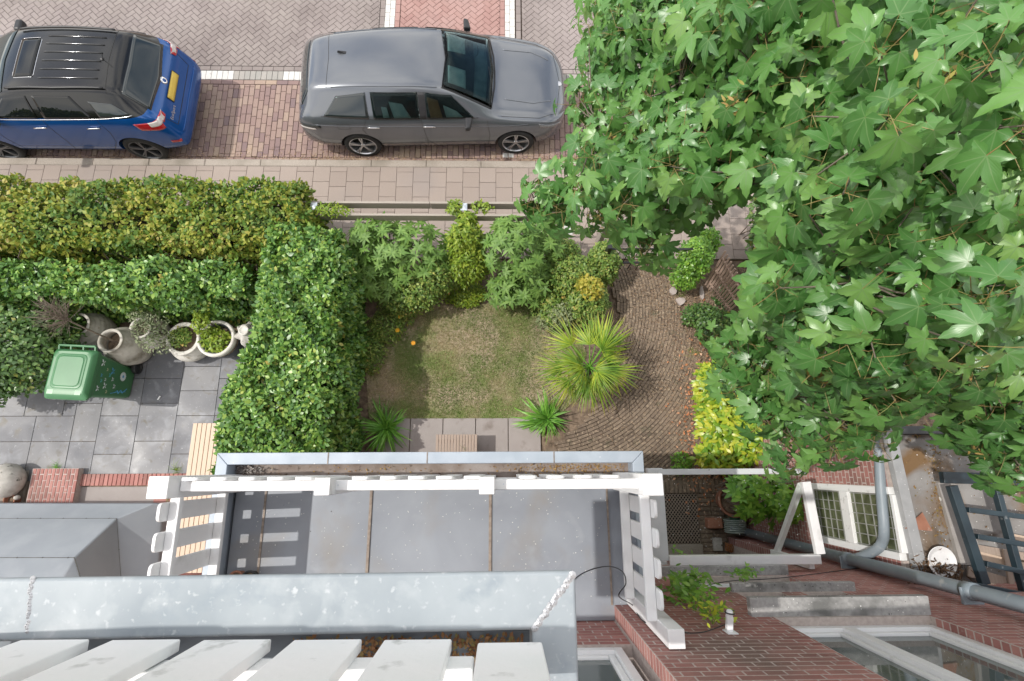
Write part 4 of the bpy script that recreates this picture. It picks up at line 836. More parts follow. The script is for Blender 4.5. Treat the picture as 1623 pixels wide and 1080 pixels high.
def laybricks(mb, x0, x1, z, k, opens, O, U):
    """one course; alternate stretcher and header courses"""
    L_ = .22 if k % 2 else .11; x = x0-(0 if k % 2 else .055) - (.11 if k % 4 == 3 else 0)
    while x < x1:
        a, b = max(x, x0), min(x+L_, x1); segs = [(a, b)]
        for o_ in opens:
            if o_[2]-.02 < z+ch/2 < o_[3]+.01:
                segs = [s for a_, b_ in segs for s in ((a_, min(b_, o_[0])), (max(a_, o_[1]), b_)) if s[1]-s[0] > .015]
        for a_, b_ in segs: block(mb, rectp(a_, z, b_, z+ch), O, U, GZ, (0, 1, 0) if U == GX else (-1, 0, 0), .0014, gap=.0055, ch=.0008, tilt=.0003)
        x += L_
while z < FZ1-.1:
    laybricks(mb, FX0, FX1, z, k, OPEN, (0, FY-.0015, 0), GX)
    z += ch; k += 1
# reveals of the openings and the corner by the balcony door
z = .0; k = 0
while z < FZ1-.1:
    for X_, on, d in [(FX0, True, -1), *[(o_[1], o_[2]-.01 < z < o_[3]-.03, -1) for o_ in OPEN]]:
        if not on: continue
        y = FY; 
        block(mb, rectp(0, z, .105, z+ch), (X_+.0008, FY, 0), (0, -1, 0), GZ, (-1, 0, 0), .0014, gap=.0055, ch=.0008, tilt=.0003)
    z += ch; k += 1
mb.build('brickwork', brick_m, fac)
struct(MB().box((-3.2, -6, -.03), (1.29, FY-.36, 8.9)).box((3.51, -6, -.03), (FX1+4, FY-.36, 8.9)).box((1.29, -6, 2.31), (3.51, FY-.36, 8.9)).box((1.29, -6, -.03), (3.51, FY-.9, 2.31)).build('house_core', mortar_m))
MB().box((1.33, FY-.895, .12), (1.42, FY-.34, 2.25)).box((1.33, -1.44, .06), (2.62, -1.37, .16)).build('door_frame', white, fac, bevel=.004)
MB().box((1.43, FY-.88, .1), (2.5, FY-.82, 2.25)).build('front_door', M('dark_green_door', [(.02, .045, .035), (.03, .06, .045)], .4, 5), fac)
# recessed wall under the balcony door, and the balcony door frame
mb = MB(); mb.box((-2.6, FY-.35, 3.9), (FX0-.002, FY-.117, 4.56)); mb.build('door_wall', mortar_m, fac); mb = MB(); z = 3.98; k = 0
while z < 4.5: laybricks(mb, -.6, FX0-.004, z, k, [], (0, FY-.117, 0), GX); z += ch; k += 1
mb.build('door_wall_bricks', brick_m, fac)
def window(x0, x1, z0, z1, yf, label, mull=(), fw=.06, sash=.045, gl=room_glass, depth=.07):
    """one window: outer frame, stepped sashes, glass"""
    w_ = MB().box((x0+.003, yf-depth, z0+.003), (x0+fw, yf, z1-.003)).box((x1-fw, yf-depth, z0+.003), (x1-.003, yf, z1-.003)).box((x0+fw, yf-depth, z0+.003), (x1-fw, yf, z0+fw)).box((x0+fw, yf-depth, z1-fw), (x1-fw, yf, z1-.003))
    for m_ in mull: w_.box((m_-fw*.6, yf-depth, z0+fw), (m_+fw*.6, yf+.004, z1-fw))
    w_ = w_.build('window', white, fac, bevel=.004); edges = [x0+fw, *sum([[m_-fw*.6, m_+fw*.6] for m_ in mull], []), x1-fw]
    for i in range(0, len(edges), 2):
        a, b = edges[i]+.002, edges[i+1]-.002; y2 = yf-.022; s_ = MB()
        s_.box((a, y2-.04, z0+fw+.002), (a+sash, y2, z1-fw-.002)).box((b-sash, y2-.04, z0+fw+.002), (b, y2, z1-fw-.002)).box((a+sash, y2-.04, z0+fw+.002), (b-sash, y2, z0+fw+sash)).box((a+sash, y2-.04, z1-fw-sash), (b-sash, y2, z1-fw-.002)).build('sash', white, w_, bevel=.012)
        MB().box((a+sash+.001, y2-.03, z0+fw+sash+.001), (b-sash-.001, y2-.022, z1-fw-sash-.001)).build('pane', gl, w_)
    return w_
window(1.955, 3.085, 4.40, 6.6, FY-.055, 'w', mull=(2.44,))
window(-1.4, FX0-.075, 4.565, 6.4, FY-.125, 'w')
window(1.62, 2.82, 2.98, 3.42, FY-.06, 'w', fw=.03, sash=.02, gl=glass('painted_sky_glass', (.5, .55, .56), .05))  # pale sky reflection put into the glass colour
blind = M('white_blind', [(.62, .63, .63), (.75, .75, .75)], .5, 5)
for a, b in ((2.02, 2.40), (2.58, 2.93)):
    m2 = MB()
    for i in range(9): m2.box((a+.02, FY-.09+.0, 3.68+i*.048), (b-.02, FY-.05, 3.70+i*.048))
    m2.box((a+.004, FY-.13, 3.665), (b-.004, FY-.10, 4.115)); m2.build('window_blind', blind, fac)
# curtains behind the big window
cur = M('net_curtain', [(.38, .40, .38), (.5, .5, .48)], .9, 3); m2 = MB()
for i in range(40): x = -1.3+i*.05; m2.tube([(x, FY-.26+.01*math.sin(i*2.1), 4.6), (x+.004, FY-.26, 6.2)], .028, 6)
m2.build('curtain', cur, fac, smooth=True)
m2 = MB().box((1.97, FY-.34, 4.42), (3.07, FY-.30, 6.5)); m2.build('room_back', M('room_inside', [(.06, .065, .05), (.20, .20, .17)], .9, 3), fac)
for x0_, x1_, z_, d in ((1.80, 3.12, 4.37, .125), (1.99, 3.07, 3.62, .07), (1.50, 2.86, 2.93, .09)):
    MB().box((x0_, FY-.10, z_-.06), (x1_, FY+d, z_)).build('window_sill', stone_m, fac, bevel=.006)
# wall mortar-grown plants, the tap, the cable
def wallplant(px, py, n, s, mat, label, yo=FY, name='wall_plant'):
    c = PY(px, py, yo); e = empty(name, c, label, 'plant', 'plants growing out of the brick wall')
    n = int(n*1.7); s *= 1.15; p = c+rnd(n, 1)*np.array([s*.5, .035, s*.5])+np.array([0, .09, 0]); ax = np.array([0, .7, .55]); k = n
    leaves('foliage', LAUREL, p, ax+rnd(k, .35), rnd(k)*np.array([1, .6, 1])+np.array([0, .5, .25]), s*.42*rng.uniform(.6, 1.2, k), mat, e)
    m2 = MB()
    for i in range(6): m2.tube([c, c+np.array([rng.normal()*s*.15, .05, rng.normal()*s*.2]), p[i]], [.004, .003, .002], 4)
    m2.build('stems', g_small, e)
wallplant(1075, 897, 26, .15, g_laur2, 'small fern like plant topmost in the wall, beside the white railing')
wallplant(1092, 935, 60, .16, g_laur2, 'leafy plant in the wall between railing and fern clump')
wallplant(1085, 955, 70, .15, g_laur2, 'dense green fern clump in the brick wall by the railing foot')
wallplant(1120, 975, 40, .13, g_laur2, 'young green plant just above the yellow one in the wall')
wallplant(1130, 990, 46, .11, g_laur, 'yellow green plant in the wall touching the white vent')
wallplant(1180, 925, 34, .13, g_laur2, 'lone green plant on the wall in front of the pale lower window')
c = PY(1158, 1003, FY); e = empty('wall_bracket', c, 'small white bracket with a cable looped round it on the brick wall', 'bracket')
MB().box(c+np.array([-.035, 0, -.05]), c+np.array([.035, .008, .045])).build('base_plate', white, e, bevel=.003)
MB().bar(c+np.array([0, .008, -.02]), c+np.array([0, .10, .01]), .04, .035).tube([c+np.array([0, .09, .0]), c+np.array([0, .135, .02])], [.024, .02], 12).build('arm', white, e, bevel=.004)
MB().tube([c+np.array([.028*math.cos(a), .115+.003*a, .015+.028*math.sin(a)]) for a in np.linspace(0, 6.5, 20)], .004, 6).build('cable_loop', blackp, e)
def cable(pts, r, label): tag(MB().tube(pts, r, 6, cap=True).build('cable', blackp, smooth=True), label, 'cable')
pp = [PY(1150, 990, FY+.02), PY(1110, 1003, FY+.015), PY(1065, 1000, FY+.01), PY(1020, 985, FY+.02), PY(1003, 960, FY+.04)]
pp += [P(981, 945, 4.75), P(992, 925, 4.78), P(985, 905, 4.6), P(960, 898, 4.3), P(925, 908, 4.1), P(905, 925, 4.0), P(880, 960, 4.0)]
def catm(p, n=8):
    p = [np.array(a) for a in p]; p = [2*p[0]-p[1]]+p+[2*p[-1]-p[-2]]; o_ = []
    for i in range(1, len(p)-2):
        for t in np.linspace(0, 1, n, endpoint=False): o_.append(.5*((2*p[i])+(-p[i-1]+p[i+1])*t+(2*p[i-1]-5*p[i]+4*p[i+1]-p[i+2])*t*t+(-p[i-1]+3*p[i]-3*p[i+1]+p[i+2])*t**3))
    return o_+[p[-2]]
cable(catm(pp), .004, 'thin black cable looping from the balcony floor over the rail to the wall bracket')
cable(catm([PY(1110, 930, FY+.01), PY(1160, 921, FY+.01), PY(1230, 917, FY+.01), PY(1330, 905, FY+.012), PY(1400, 895, FY+.012)]), .004, 'thin cable stretched along the lower wall towards the downpipe')
# ------------------------------------------------------------------ balcony on the bay
bal = empty('bay_balcony', (-.56, -.5, 0), 'zinc floored balcony on the roof of the ground floor bay', 'balcony')
MB().box((-2.20, FY-.34, -.03), (1.07, .05, 3.93)).build('bay', brick_m, bal)
bx0, bx1 = P(343, 726, 4.15)[0], P(1020, 724, 4.15)[0]; by1 = P(700, 716.5, 4.15)[1]; cw = .092
# floor sheets with standing seams, gutter strip, coping
MB().box((-2.16, FY-.11, 3.95), (1.0, -.150, 4.0)).build('floor', zfloor, bal)
seam_m = M('dirty_seam', [(.20, .16, .13), (.36, .30, .25)], .7, 30, bump=(40, .4))
for px in (585, 777): 
    a = P(px, 850, 4.0)[0]; MB().box((a-.012, FY-.02, 3.999), (a+.012, -.152, 4.012)).build('seam', seam_m, bal, bevel=.004)
MB().box((.86, FY+.0, 3.999), (.874, -.152, 4.010)).build('seam', seam_m, bal)
a = P(415, 850, 4.0)[0]; MB().box((a-.008, FY-.02, 3.999), (a+.008, -.152, 4.008)).build('seam', seam_m, bal)
MB().box((bx0+cw, -.148, 3.93), (bx1-cw, by1-cw, 3.985)).build('gutter_bed', gutter, bal)
def mitre(x0, x1, y0, y1, w_, z0, z1, name, mat, par, sides='LTR'):
    o_ = []
    T_ = [(x0, y1), (x0+w_, y1-w_), (x1-w_, y1-w_), (x1, y1)]
    if 'T' in sides: o_.append(MB().prism(T_, z0, z1).build(name, mat, par, bevel=.006))
    if 'L' in sides: o_.append(MB().prism([(x0, y0), (x0+w_, y0), (x0+w_, y1-w_-.001), (x0, y1-.0015)], z0, z1).build(name, mat, par, bevel=.006))
    if 'R' in sides: o_.append(MB().prism([(x1-w_, y0), (x1, y0), (x1, y1-.0015), (x1-w_, y1-w_-.001)], z0, z1).build(name, mat, par, bevel=.006))
    return o_
mitre(bx0, bx1, FY-.02, by1, cw, 3.9, 4.15, 'coping', zinc_clean, bal)
for px in (520, 677, 878): a = P(px, 726, 4.15)[0]; MB().box((a-.004, by1-cw+.002, 4.149), (a+.004, by1-.002, 4.154)).build('coping_joint', seam_m, bal)
n = 5200; gx = rng.uniform(bx0+cw+.02, bx1-cw-.02, n); gy = rng.uniform(-.14, by1-cw-.01, n); k = rng.random(n) < np.clip((gx+.1)/1.0, .08, 1)*(.6+.4*np.sin(gx*4))
litter('gutter_debris', np.stack([gx[k], gy[k], np.full(k.sum(), 3.995)], 1), .014, M('gutter_seeds', [(.22, .11, .04), (.40, .24, .08), (.52, .36, .14)], .9, 5, isl=.9), 'brown seeds and moss filling the balcony gutter')
g0 = P(395, 745, 4.0); pts = g0+rnd(260, 1)*np.array([.07, .02, .008])+np.array([0, 0, .012])
tag(leaves('bird_feathers', LANCE, pts, rnd(260)+[0, 0, 1], rnd(260), .03, M('feather', [(.12, .09, .08), (.5, .47, .44)], .9, 5, isl=.9)), 'matted nest remains in the left end of the balcony gutter', 'nest remains', kind='stuff')
wx = rng.uniform(-2.1, .95, 260); wy = rng.uniform(FY, -.17, 260)
tag(leaves('roof_specks', DIA, np.stack([wx, wy, np.full(260, 4.006)], 1), rnd(260, .1)+[0, 0, 1], rnd(260), rng.uniform(.004, .013, 260), M('lichen_speck', [(.7, .7, .66), (.8, .8, .78)], .8)), 'pale lichen and dropping specks on the balcony floor', 'specks', kind='stuff')
# railing
rail = empty('balcony_railing', (-.56, -.11, 4.05), 'white painted timber railing round the lower balcony', 'railing'); zt = 4.86; pitch = .183
def slat_front(x, y, z0, z1, w_=.118, t=.022):
    n = 8; rc = .03; po = [(x-w_/2, z0), (x+w_/2, z0)]+[(x+w_/2-rc+rc*math.cos(a), z1-rc+rc*math.sin(a)) for a in np.linspace(0, math.pi/2, 4)]+[(x-w_/2+rc+rc*math.cos(a), z1-rc+rc*math.sin(a)) for a in np.linspace(math.pi/2, math.pi, 4)]
    V = [(a, y-t/2, b) for a, b in po]+[(a, y+t/2, b) for a, b in po]; m_ = len(po)
    return MB().add(V, [tuple(range(m_)), tuple(range(m_, 2*m_))[::-1]]+[(i, m_+i, m_+(i+1) % m_, (i+1) % m_) for i in range(m_)])
yr = -.105
first = None
xs = list(np.arange(-2.02, .85, pitch))
for x in xs:
    if min(abs(x+1.15), abs(x+.095)) < .09: continue
    if first is None: first = slat_front(x, yr+.045, 4.10, 4.93).build('slat', white, rail, bevel=.004); fx = x
    else: dup(first, (x-fx, 0, 0))
for z in (4.80, 4.22): MB().box((-2.12, yr-.035, z), (.92, yr+.032, z+.045)).build('top_rail' if z > 4.5 else 'bottom_rail', white, rail, bevel=.006)
for x, w_ in ((-2.19, .13), (-1.15, .10), (-.095, .10), (.985, .13)):
    MB().box((x-w_/2, yr-w_/2-.01, 4.0), (x+w_/2, yr+w_/2, 4.965)).build('post', white, rail, bevel=.006)
mb = MB()
for x in np.arange(-2.0, .9, .183): mb.lathe((x, yr+.0, 4.8445), [(.001, .0015), (.004, .001), (.005, 0)], 8)
mb.build('screws', capm, rail)
# side railings: left and right
for X_, sg, xo in ((-2.14, -1, -.045), (.955, 1, .045)):
    for z in (4.80, 4.22): MB().box((X_-.033, FY+.10, z), (X_+.033, yr-.07, z+.045)).build('top_rail' if z > 4.5 else 'bottom_rail', white, rail, bevel=.006)
    y = yr-.16; fs = None
    while y > FY+.1:
        if fs is None:
            n = 8; w_ = .118; t = .022; rc = .03; po = [(y-w_/2, 4.10), (y+w_/2, 4.10)]+[(y+w_/2-rc+rc*math.cos(a), 4.90+rc*math.sin(a)) for a in np.linspace(0, math.pi/2, 4)]+[(y-w_/2+rc+rc*math.cos(a), 4.90+rc*math.sin(a)) for a in np.linspace(math.pi/2, math.pi, 4)]; xx = X_+xo
            V = [(xx-t/2, a, b) for a, b in po]+[(xx+t/2, a, b) for a, b in po]; m_ = len(po)
            fs = MB().add(V, [tuple(range(m_)), tuple(range(m_, 2*m_))[::-1]]+[(i, m_+i, m_+(i+1) % m_, (i+1) % m_) for i in range(m_)]).build('slat', white, rail, bevel=.004); fy0 = y
        else: dup(fs, (0, y-fy0, 0))
        y -= pitch
    sg < 0 and MB().box((X_-.05, FY+.01, 4.02), (X_+.05, FY+.10, 4.98)).build('post', white, rail, bevel=.005)
MB().box((.985, FY+.008, 3.97), (1.085, FY+.115, 5.06)).build('wall_post', white, rail, bevel=.005)
tt = PY(383, 911, -.92); 
for px, lb in ((383, 'brown flowerpot of dry soil at the balcony corner'), (403, 'black empty flowerpot at the balcony corner')):
    c = P(px, 913, 4.0); pot('flowerpot', c, .055, .10, blackp if 'black' in lb else terra, lb, soil=.8)
# ------------------------------------------------------------------ neighbour's bay roof
Z0 = .42; A0, A1 = P(-220, 798, Z0), P(243, 798, Z0); B0, B1 = P(-220, 822, .62), P(185, 822, .62); C0, C1 = P(-220, 884, 1.25), P(118, 884, 1.25); D0, D1 = P(-220, 1000, 1.7), P(50, 1000, 1.7)
E1, E2, B2, C2 = P(259, 800, Z0-.02), P(238, 1030, Z0-.02), P(200, 1030, .72), P(150, 990, 1.3)
A0b, A1b, E1b, E2b = [a+[0, 0, -.12] for a in (A0, A1, E1, E2)]
V = [A0, A1, B0, B1, C0, C1, D0, D1, E1, E2, B2, C2, A0b, A1b, E1b, E2b]
nr = empty('neighbour_bay_roof', (-6.5, -.9, 0), "low grey membrane roof with hipped folds left of the white railing", 'roof')
o = raw('roof_membrane', V, [(0, 1, 3, 2), (2, 3, 5, 4), (4, 5, 7, 6), (1, 8, 9, 10, 3), (3, 10, 11, 5), (5, 11, 7), (12, 13, 1, 0), (13, 14, 8, 1), (14, 15, 9, 8)], membrane, nr)
m_ = o.modifiers.new('b', 'BEVEL'); m_.width = .02; m_.segments = 3; smooth_by_angle(o); o.modifiers.new('w', 'WEIGHTED_NORMAL')
mb = MB()
for a, b, n in ((B0, B1, 9), (C0, C1, 7)):
    mb.tube([a+[0, 0, .002], b+[0, 0, .002]], .004, 5)
    for t in np.linspace(.25, .97, n): q = a*(1-t)+b*t; mb.lathe(q+[0, 0, -.002], [(.001, .012), (.007, .009), (.009, 0)], 8)
for a, b in ((B1, B2), (C1, C2)):
    mb.tube([a+[0, 0, .003], b+[0, 0, .003]], .006, 5)
    for t in (.25, .6): q = a*(1-t)+b*t; mb.lathe(q, [(.001, .012), (.007, .009), (.009, 0)], 8)
mb.build('seams', M('dark_seam', [(.06, .06, .055), (.12, .12, .11)], .7), nr)
MB().box((-9.5, -4, -.03), (A1[0]-.02, A1[1]-.06, .28)).build('bay_wall', brick_m, nr)
mb = MB(); y = -.30
a = P(258, 800, .0); 
while y > -2: block(mb, rectp(a[0]-.15, y-.062, a[0]+.75, y), (0, 0, -.03), GX, GY, GZ, .035, gap=.002, ch=.003); y -= .066
struct(mb.build('brick_strip', brick_m))
# ------------------------------------------------------------------ glass canopy over the entrance
can = empty('glass_canopy', (2.4, -.5, 1.9), 'white framed glass canopy over the entrance', 'canopy'); cz = 2.8
xl, xr = 1.66, 3.26
MB().box((xl-.01, -.08, cz-.05), (xr, -.02, cz)).build('front_bar', frame_grey, can, bevel=.004)
MB().box((xl-.11, FY+.12, cz-.09), (xl+.05, -.01, cz-.005)).build('side_beam', frame_grey, can, bevel=.004)
MB().box((xl+.052, FY+.075, cz-.09), (xr+.02, FY+.165, cz+.004)).build('wall_bar', white, can, bevel=.004)
MB().bar((xr-.02, -.16, cz-.03), (xr+.03, FY+.17, cz-.03), .09, .06).build('end_beam', white, can, bevel=.004)
MB().bar((xr-.04, -.19, cz-.08), (xr-.03, FY+.02, 1.95), .06, .05, up=(1, 0, 0)).build('strut', white, can, bevel=.004)
MB().bar((xr-.03, FY+.05, cz-.1), (xr-.03, FY+.05, 1.9), .08, .06, up=(1, 0, 0)).build('wall_plate', white, can, bevel=.004)
MB().box((xl+.055, FY+.168, cz-.04), (xr-.07, -.083, cz-.032)).build('pane', clear_glass, can)
n = 90; q = np.stack([rng.uniform(xl+.08, xr-.1, n), rng.uniform(FY+.19, -.1, n), np.full(n, cz-.029)], 1)
leaves('pane_droppings', DIA, q, rnd(n, .1)+[0, 0, 1], rnd(n), rng.uniform(.005, .014, n), white, can)
# entrance floor under the canopy
gm = M('iron_grating', [(.24, .19, .15), (.36, .29, .23)], .8, 12); a = P(1046, 783, 0.0); b = P(1112, 862, 0.0); gx0, gx1, gy1, gy0 = a[0]-.1, b[0]-.02, a[1], b[1]
e = empty('floor_grating', ((gx0+gx1)/2, (gy0+gy1)/2, -.02), 'square diamond mesh grating in the entrance floor', 'grating'); pl = rect_planes(gx0, gx1, gy0, gy1); m2 = MB(); L_ = gx1-gx0; Wd = gy1-gy0
for s in (1, -1):
    k = -30
    while k < 60:
        o0 = k*.050; p0 = (gx0+o0, gy0 if s > 0 else gy1); p1 = (p0[0]+s*0+Wd*.8, gy1 if s > 0 else gy0)
        q = clip([(p0[0], p0[1]), (p0[0]+.014, p0[1]), (p1[0]+.014, p1[1]), (p1[0], p1[1])], pl)
        if q and parea(q) > 1e-4: m2.prism(q if s > 0 else q[::-1], .010+(s > 0)*.003, .018+(s > 0)*.003)
        k += 1
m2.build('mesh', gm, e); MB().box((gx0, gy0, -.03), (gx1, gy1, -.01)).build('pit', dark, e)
mb = MB()
mb = MB(); x = gx0-.2
while x < gx1+.7: 
    block(mb, rectp(x, gy1+.01, x+.062, gy1+.21), (0, 0, -.02), GX, GY, GZ, .035, gap=.002); x += .066
y = gy1
while y > FY-.6: block(mb, rectp(gx1+.43, y-.062, gx1+.635, y), (0, 0, -.02), GX, GY, GZ, .035, gap=.002); block(mb, rectp(gx1+.01, y-.062, gx1+.21, y), (0, 0, -.02), GX, GY, GZ, .035, gap=.002); block(mb, rectp(gx1+.215, y-.062, gx1+.42, y), (0, 0, -.02), GX, GY, GZ, .035, gap=.002); y -= .066
struct(mb.build('entrance_paving', path_m))
struct(MB().box((gx0-.3, -1.35, -.02), (gx1+.02, gy0-.005, .05)).build('door_step', kerb_m, bevel=.01))
# pots and tools by the entrance
c = P(1150, 792, 0); pot('terracotta_planter', c, .24, .34, terra, 'large terracotta planter under the canopy edge', soil=.85, wall=.025)
rosettes('potted_laurel', [cell(1192, 785, 1.3, .38, .28, .34), cell(1203, 808, 1.2, .26, .18, .3), cell(1172, 770, 1.0, .22, .22, .25), cell(1240, 790, 1.5, .33, .26, .3)], 110, 9, .15, g_laur2, 'glossy green laurel bush growing from the planter', LAUREL, .1, base=.3)
c = P(1130, 830, 0); tag(MB().box(c+np.array([-.13, -.06, 0]), c+np.array([.10, .09, .14])).build('terracotta_trough', terra, bevel=.015), 'low terracotta trough beside the floor grating', 'trough')
e = empty('hose_reel', P(1172, 845, 0), 'green garden hose reel with a grey tube under the canopy', 'hose reel'); hm = M('green_hose', [(.02, .09, .05), (.04, .14, .08)], .4, 9); hp = M('pale_hose', [(.25, .30, .27), (.35, .4, .37)], .5)
c = P(1165, 832, .25); m2 = MB()
for k in range(7): m2.tube([c+np.array([.15*math.cos(a), -.02+.028*k-.08, .15*math.sin(a)]) for a in np.linspace(0, 6.28, 24)], .011, 6)
m2.build('hose_coil', hp, e, smooth=True); MB().lathe(c+np.array([0, -.12, 0]), [(.001, 0), (.12, 0), (.12, .01), (.07, .02), (.07, .24), (.12, .25), (.12, .26), (.001, .26)], 24, axis=(0, 1, 0)).build('drum', hm, e)
MB().tube([P(1158, 836, .34), P(1195, 850, .36), P(1222, 860, .36)], .035, 10).build('tube', M('grey_tube', [(.10, .13, .15), (.16, .19, .21)], .45), e, smooth=True)
c = P(1232, 850, 0); pot('dark_green_bucket', c, .16, .36, M('green_bucket', [(.012, .04, .03), (.025, .06, .045)], .3), 'dark green bucket beside the end of the canopy', 'bucket')
a, b = P(1150, 867, .12), P(1208, 882, .12); pts = [a*(1-t)+b*t+np.array([0, .055*math.cos(t*6.283*17), .055*math.sin(t*6.283*17)]) for t in np.linspace(0, 1, 340)]
tag(MB().tube(pts, .010, 6).build('coiled_hose', M('rust_brown_hose', [(.28, .10, .03), (.42, .18, .07)], .5, 10), smooth=True), 'rust brown coiled tube lying by the door step', 'coiled tube')
tag(MB().box(P(1136, 862, 0)+[-.07, -.1, -.01], P(1136, 862, 0)+[.07, .09, .05]).build('stone_block', stone_w, bevel=.01), 'pale square stone block beside the coiled tube', 'stone block')
# ------------------------------------------------------------------ side bay with leaded windows
sb = empty('side_bay', (4.4, -.3, 0), 'brick side bay with white framed leaded windows and a mossy flat roof', 'bay'); sx = 3.78; rz = 3.34; ry1 = P(1500, 676, rz)[1]; ry0 = FY+.0
SO_ = [(-.82, -.22, 1.95, 2.52), (-.86, -.24, 2.62, 3.18)]  # (y0,y1,z0,z1)
mb = MB(); zs = [-.03, 1.95, 2.52, 2.62, 3.18, rz-.06]
mb.box((sx, -.87, -.03), (sx+.3, FY+.001, rz-.06)).box((sx, ry1, -.03), (sx+.3, -.2, rz-.06)).box((sx, -.87, -.03), (sx+.3, -.2, 1.9)); mb.build('wall', mortar_m, sb)
mb = MB(); z = .0; k = 0
while z < rz-.12:
    for y0_, y1_ in ((FY+.002, -.87), (-.2, ry1)) if z > 1.86 else ((FY+.002, ry1),):
        y = y1_+(.055 if k % 2 else 0)
        while y > y0_:
            a_, b_ = max(y-.11, y0_), min(y, y1_)
            if b_-a_ > .015: block(mb, rectp(-b_, z, -a_, z+ch), (sx, 0, 0), (0, -1, 0), GZ, (-1, 0, 0), .0014, gap=.0055, ch=.0008, tilt=.0003)
            y -= .11
    z += ch; k += 1
mb.build('brickwork', brick_m, sb)
w_ = MB().box((sx-.02, -.87, 1.9), (sx+.05, -.80, rz-.07)).box((sx-.02, -.27, 1.9), (sx+.05, -.2, rz-.07)).box((sx-.025, -.80, 1.9), (sx+.05, -.27, 1.97)).box((sx-.025, -.80, 2.50), (sx+.05, -.27, 2.64)).box((sx-.02, -.80, 3.265), (sx+.05, -.27, rz-.03)).build('window', white_old, sb, bevel=.005)
lead = M('lead_came', [(.35, .36, .34), (.45, .46, .44)], .5, metal=.3)
for z0_, z1_ in ((1.97, 2.50), (2.64, 3.265)):
    MB().box((sx+.012, -.799, z0_), (sx+.02, -.271, z1_)).build('pane', leaded, w_); m2 = MB()
    for y in np.linspace(-.79, -.28, 6): m2.box((sx+.004, y-.004, z0_), (sx+.011, y+.004, z1_))
    for z in np.linspace(z0_+.06, z1_-.06, 5): m2.box((sx+.005, -.799, z-.004), (sx+.0115, -.271, z+.004))
    m2.build('lead_grid', lead, w_)
roofm = M('mossy_roof', [(.20, .19, .18), (.34, .33, .32)], .85, 3, dist=.5, bump=(30, .4), patch=[((.20, .12, .055), 1.7, .50, .62), ((.08, .055, .035), 2.3, .56, .66)], specks=[((.8, .8, .78), 50, .26)])
MB().box((sx+.05, FY+.0, rz-.08), (sx+5, ry1-.08, rz-.02)).build('roof', roofm, sb)
MB().box((sx+.1, ry1-.078, rz-.3), (sx+5, ry1, rz+.06)).build('roof_edge', M('dark_lead', [(.05, .055, .06), (.10, .105, .11)], .5, 5, specks=[((.6, .6, .6), 12, .15)]), sb, bevel=.006)
MB().bar((sx+.03, ry1-.02, rz+.0), (sx+.1, FY+.01, rz+.0), .10, .07).build('roof_trim', M('speckled_trim', [(.33, .34, .35), (.42, .43, .44)], .6, 8, specks=[((.8, .8, .8), 60, .25)]), sb, bevel=.005)
# moss and litter on that roof
pts = []
for _ in range(5000):
    px, py = random.uniform(1400, 1640), random.uniform(672, 930); 
    d = min(abs(px-(1478+(py-720)*.12)), abs(px-1412-(py-690)*.16), abs(py-680)*.7); 
    if px > 1428+(py-700)*.19 and random.random() < math.exp(-(d/9)**2)*.8+.03: pts.append(P(px, py, rz-.012))
litter('roof_moss', np.array(pts), .022, M('moss_bits', [(.14, .08, .03), (.28, .17, .07), (.20, .17, .05)], .95, 5, isl=.9), 'brown moss clumps over the flat roof of the side bay', 'moss')
tag(MB().add([P(1434, 838, rz-.01), P(1478, 842, rz-.01), P(1462, 812, rz-.01), P(1434, 838, rz+.02), P(1478, 842, rz+.02), P(1462, 812, rz+.03)], [(2, 1, 0), (3, 4, 5), (0, 1, 4, 3), (1, 2, 5, 4), (2, 0, 3, 5)]).build('tile_shard', terra), 'triangular terracotta shard lying on the flat roof', 'shard')
c = P(1488, 900, rz-.01); nest = c+rnd(1500, 1)*np.array([.11, .09, .03])*.8+np.array([-.06, -.07, .06])
tag(leaves('dead_plant_heap', LANCE, nest, rnd(1500)+[0, 0, .6], rnd(1500), rng.uniform(.03, .07, 1500), M('dead_roots', [(.05, .03, .02), (.16, .10, .06), (.28, .19, .12)], .95, 6, isl=.8)), 'heap of dead roots half covering the white plate', 'dead plants', kind='stuff')
c = P(1490, 890, rz+.06); tag(MB().lathe(c, [(.001, 0), (.09, .002), (.125, .02), (.135, .028), (.13, .03), (.09, .008), (.001, .006)], 32).build('plate', white), 'round white plate lying in dead roots on the flat roof', 'plate')
# slab, planks, dark frame
a = [P(1484, 765, rz), P(1512, 765, rz), P(1560, 895, rz), P(1520, 895, rz)]
tag(MB().prism([tuple(q[:2]) for q in a][::-1], rz-.019, rz+.02).build('loose_slab', M('pale_slab', [(.30, .28, .26), (.40, .38, .36)], .85, 6, specks=[((.8, .8, .78), 14, .3)])), 'long pale slab lying beside the dark frame', 'slab')
for i, (p0, p1, w_) in enumerate((((1540, 868), (1640, 885), .07), ((1550, 880), (1650, 905), .07), ((1530, 905), (1600, 925), .09), ((1600, 850), (1640, 858), .05), ((1585, 870), (1600, 950), .05), ((1540, 925), (1575, 935), .10))):
    a, b = P(*p0, rz+.02), P(*p1, rz+.02); tag(MB().bar(a+[0, 0, .012*i], b+[0, 0, .012*i], w_, .018).build('plank', deck_m if i % 2 else crate_m, bevel=.003), ('longest pale plank of the pile under the dark frame', 'second long plank crossing the pile', 'short wide plank nearest the downpipe', 'narrow plank end at the right picture edge', 'grey plank lying across the others towards the house', 'small square board at the lower end of the pile')[i], 'plank', 'planks under the dark frame')
e = empty('dark_window_frame', P(1560, 830, rz), 'dark blue timber window frame leaning on the flat roof', 'frame'); dk = M('dark_blue_paint', [(.012, .025, .035), (.03, .055, .07)], .3, 5, stain=[((.2, .22, .23), 18, .66, .75)]); zf = rz+.35
FBN = [0]
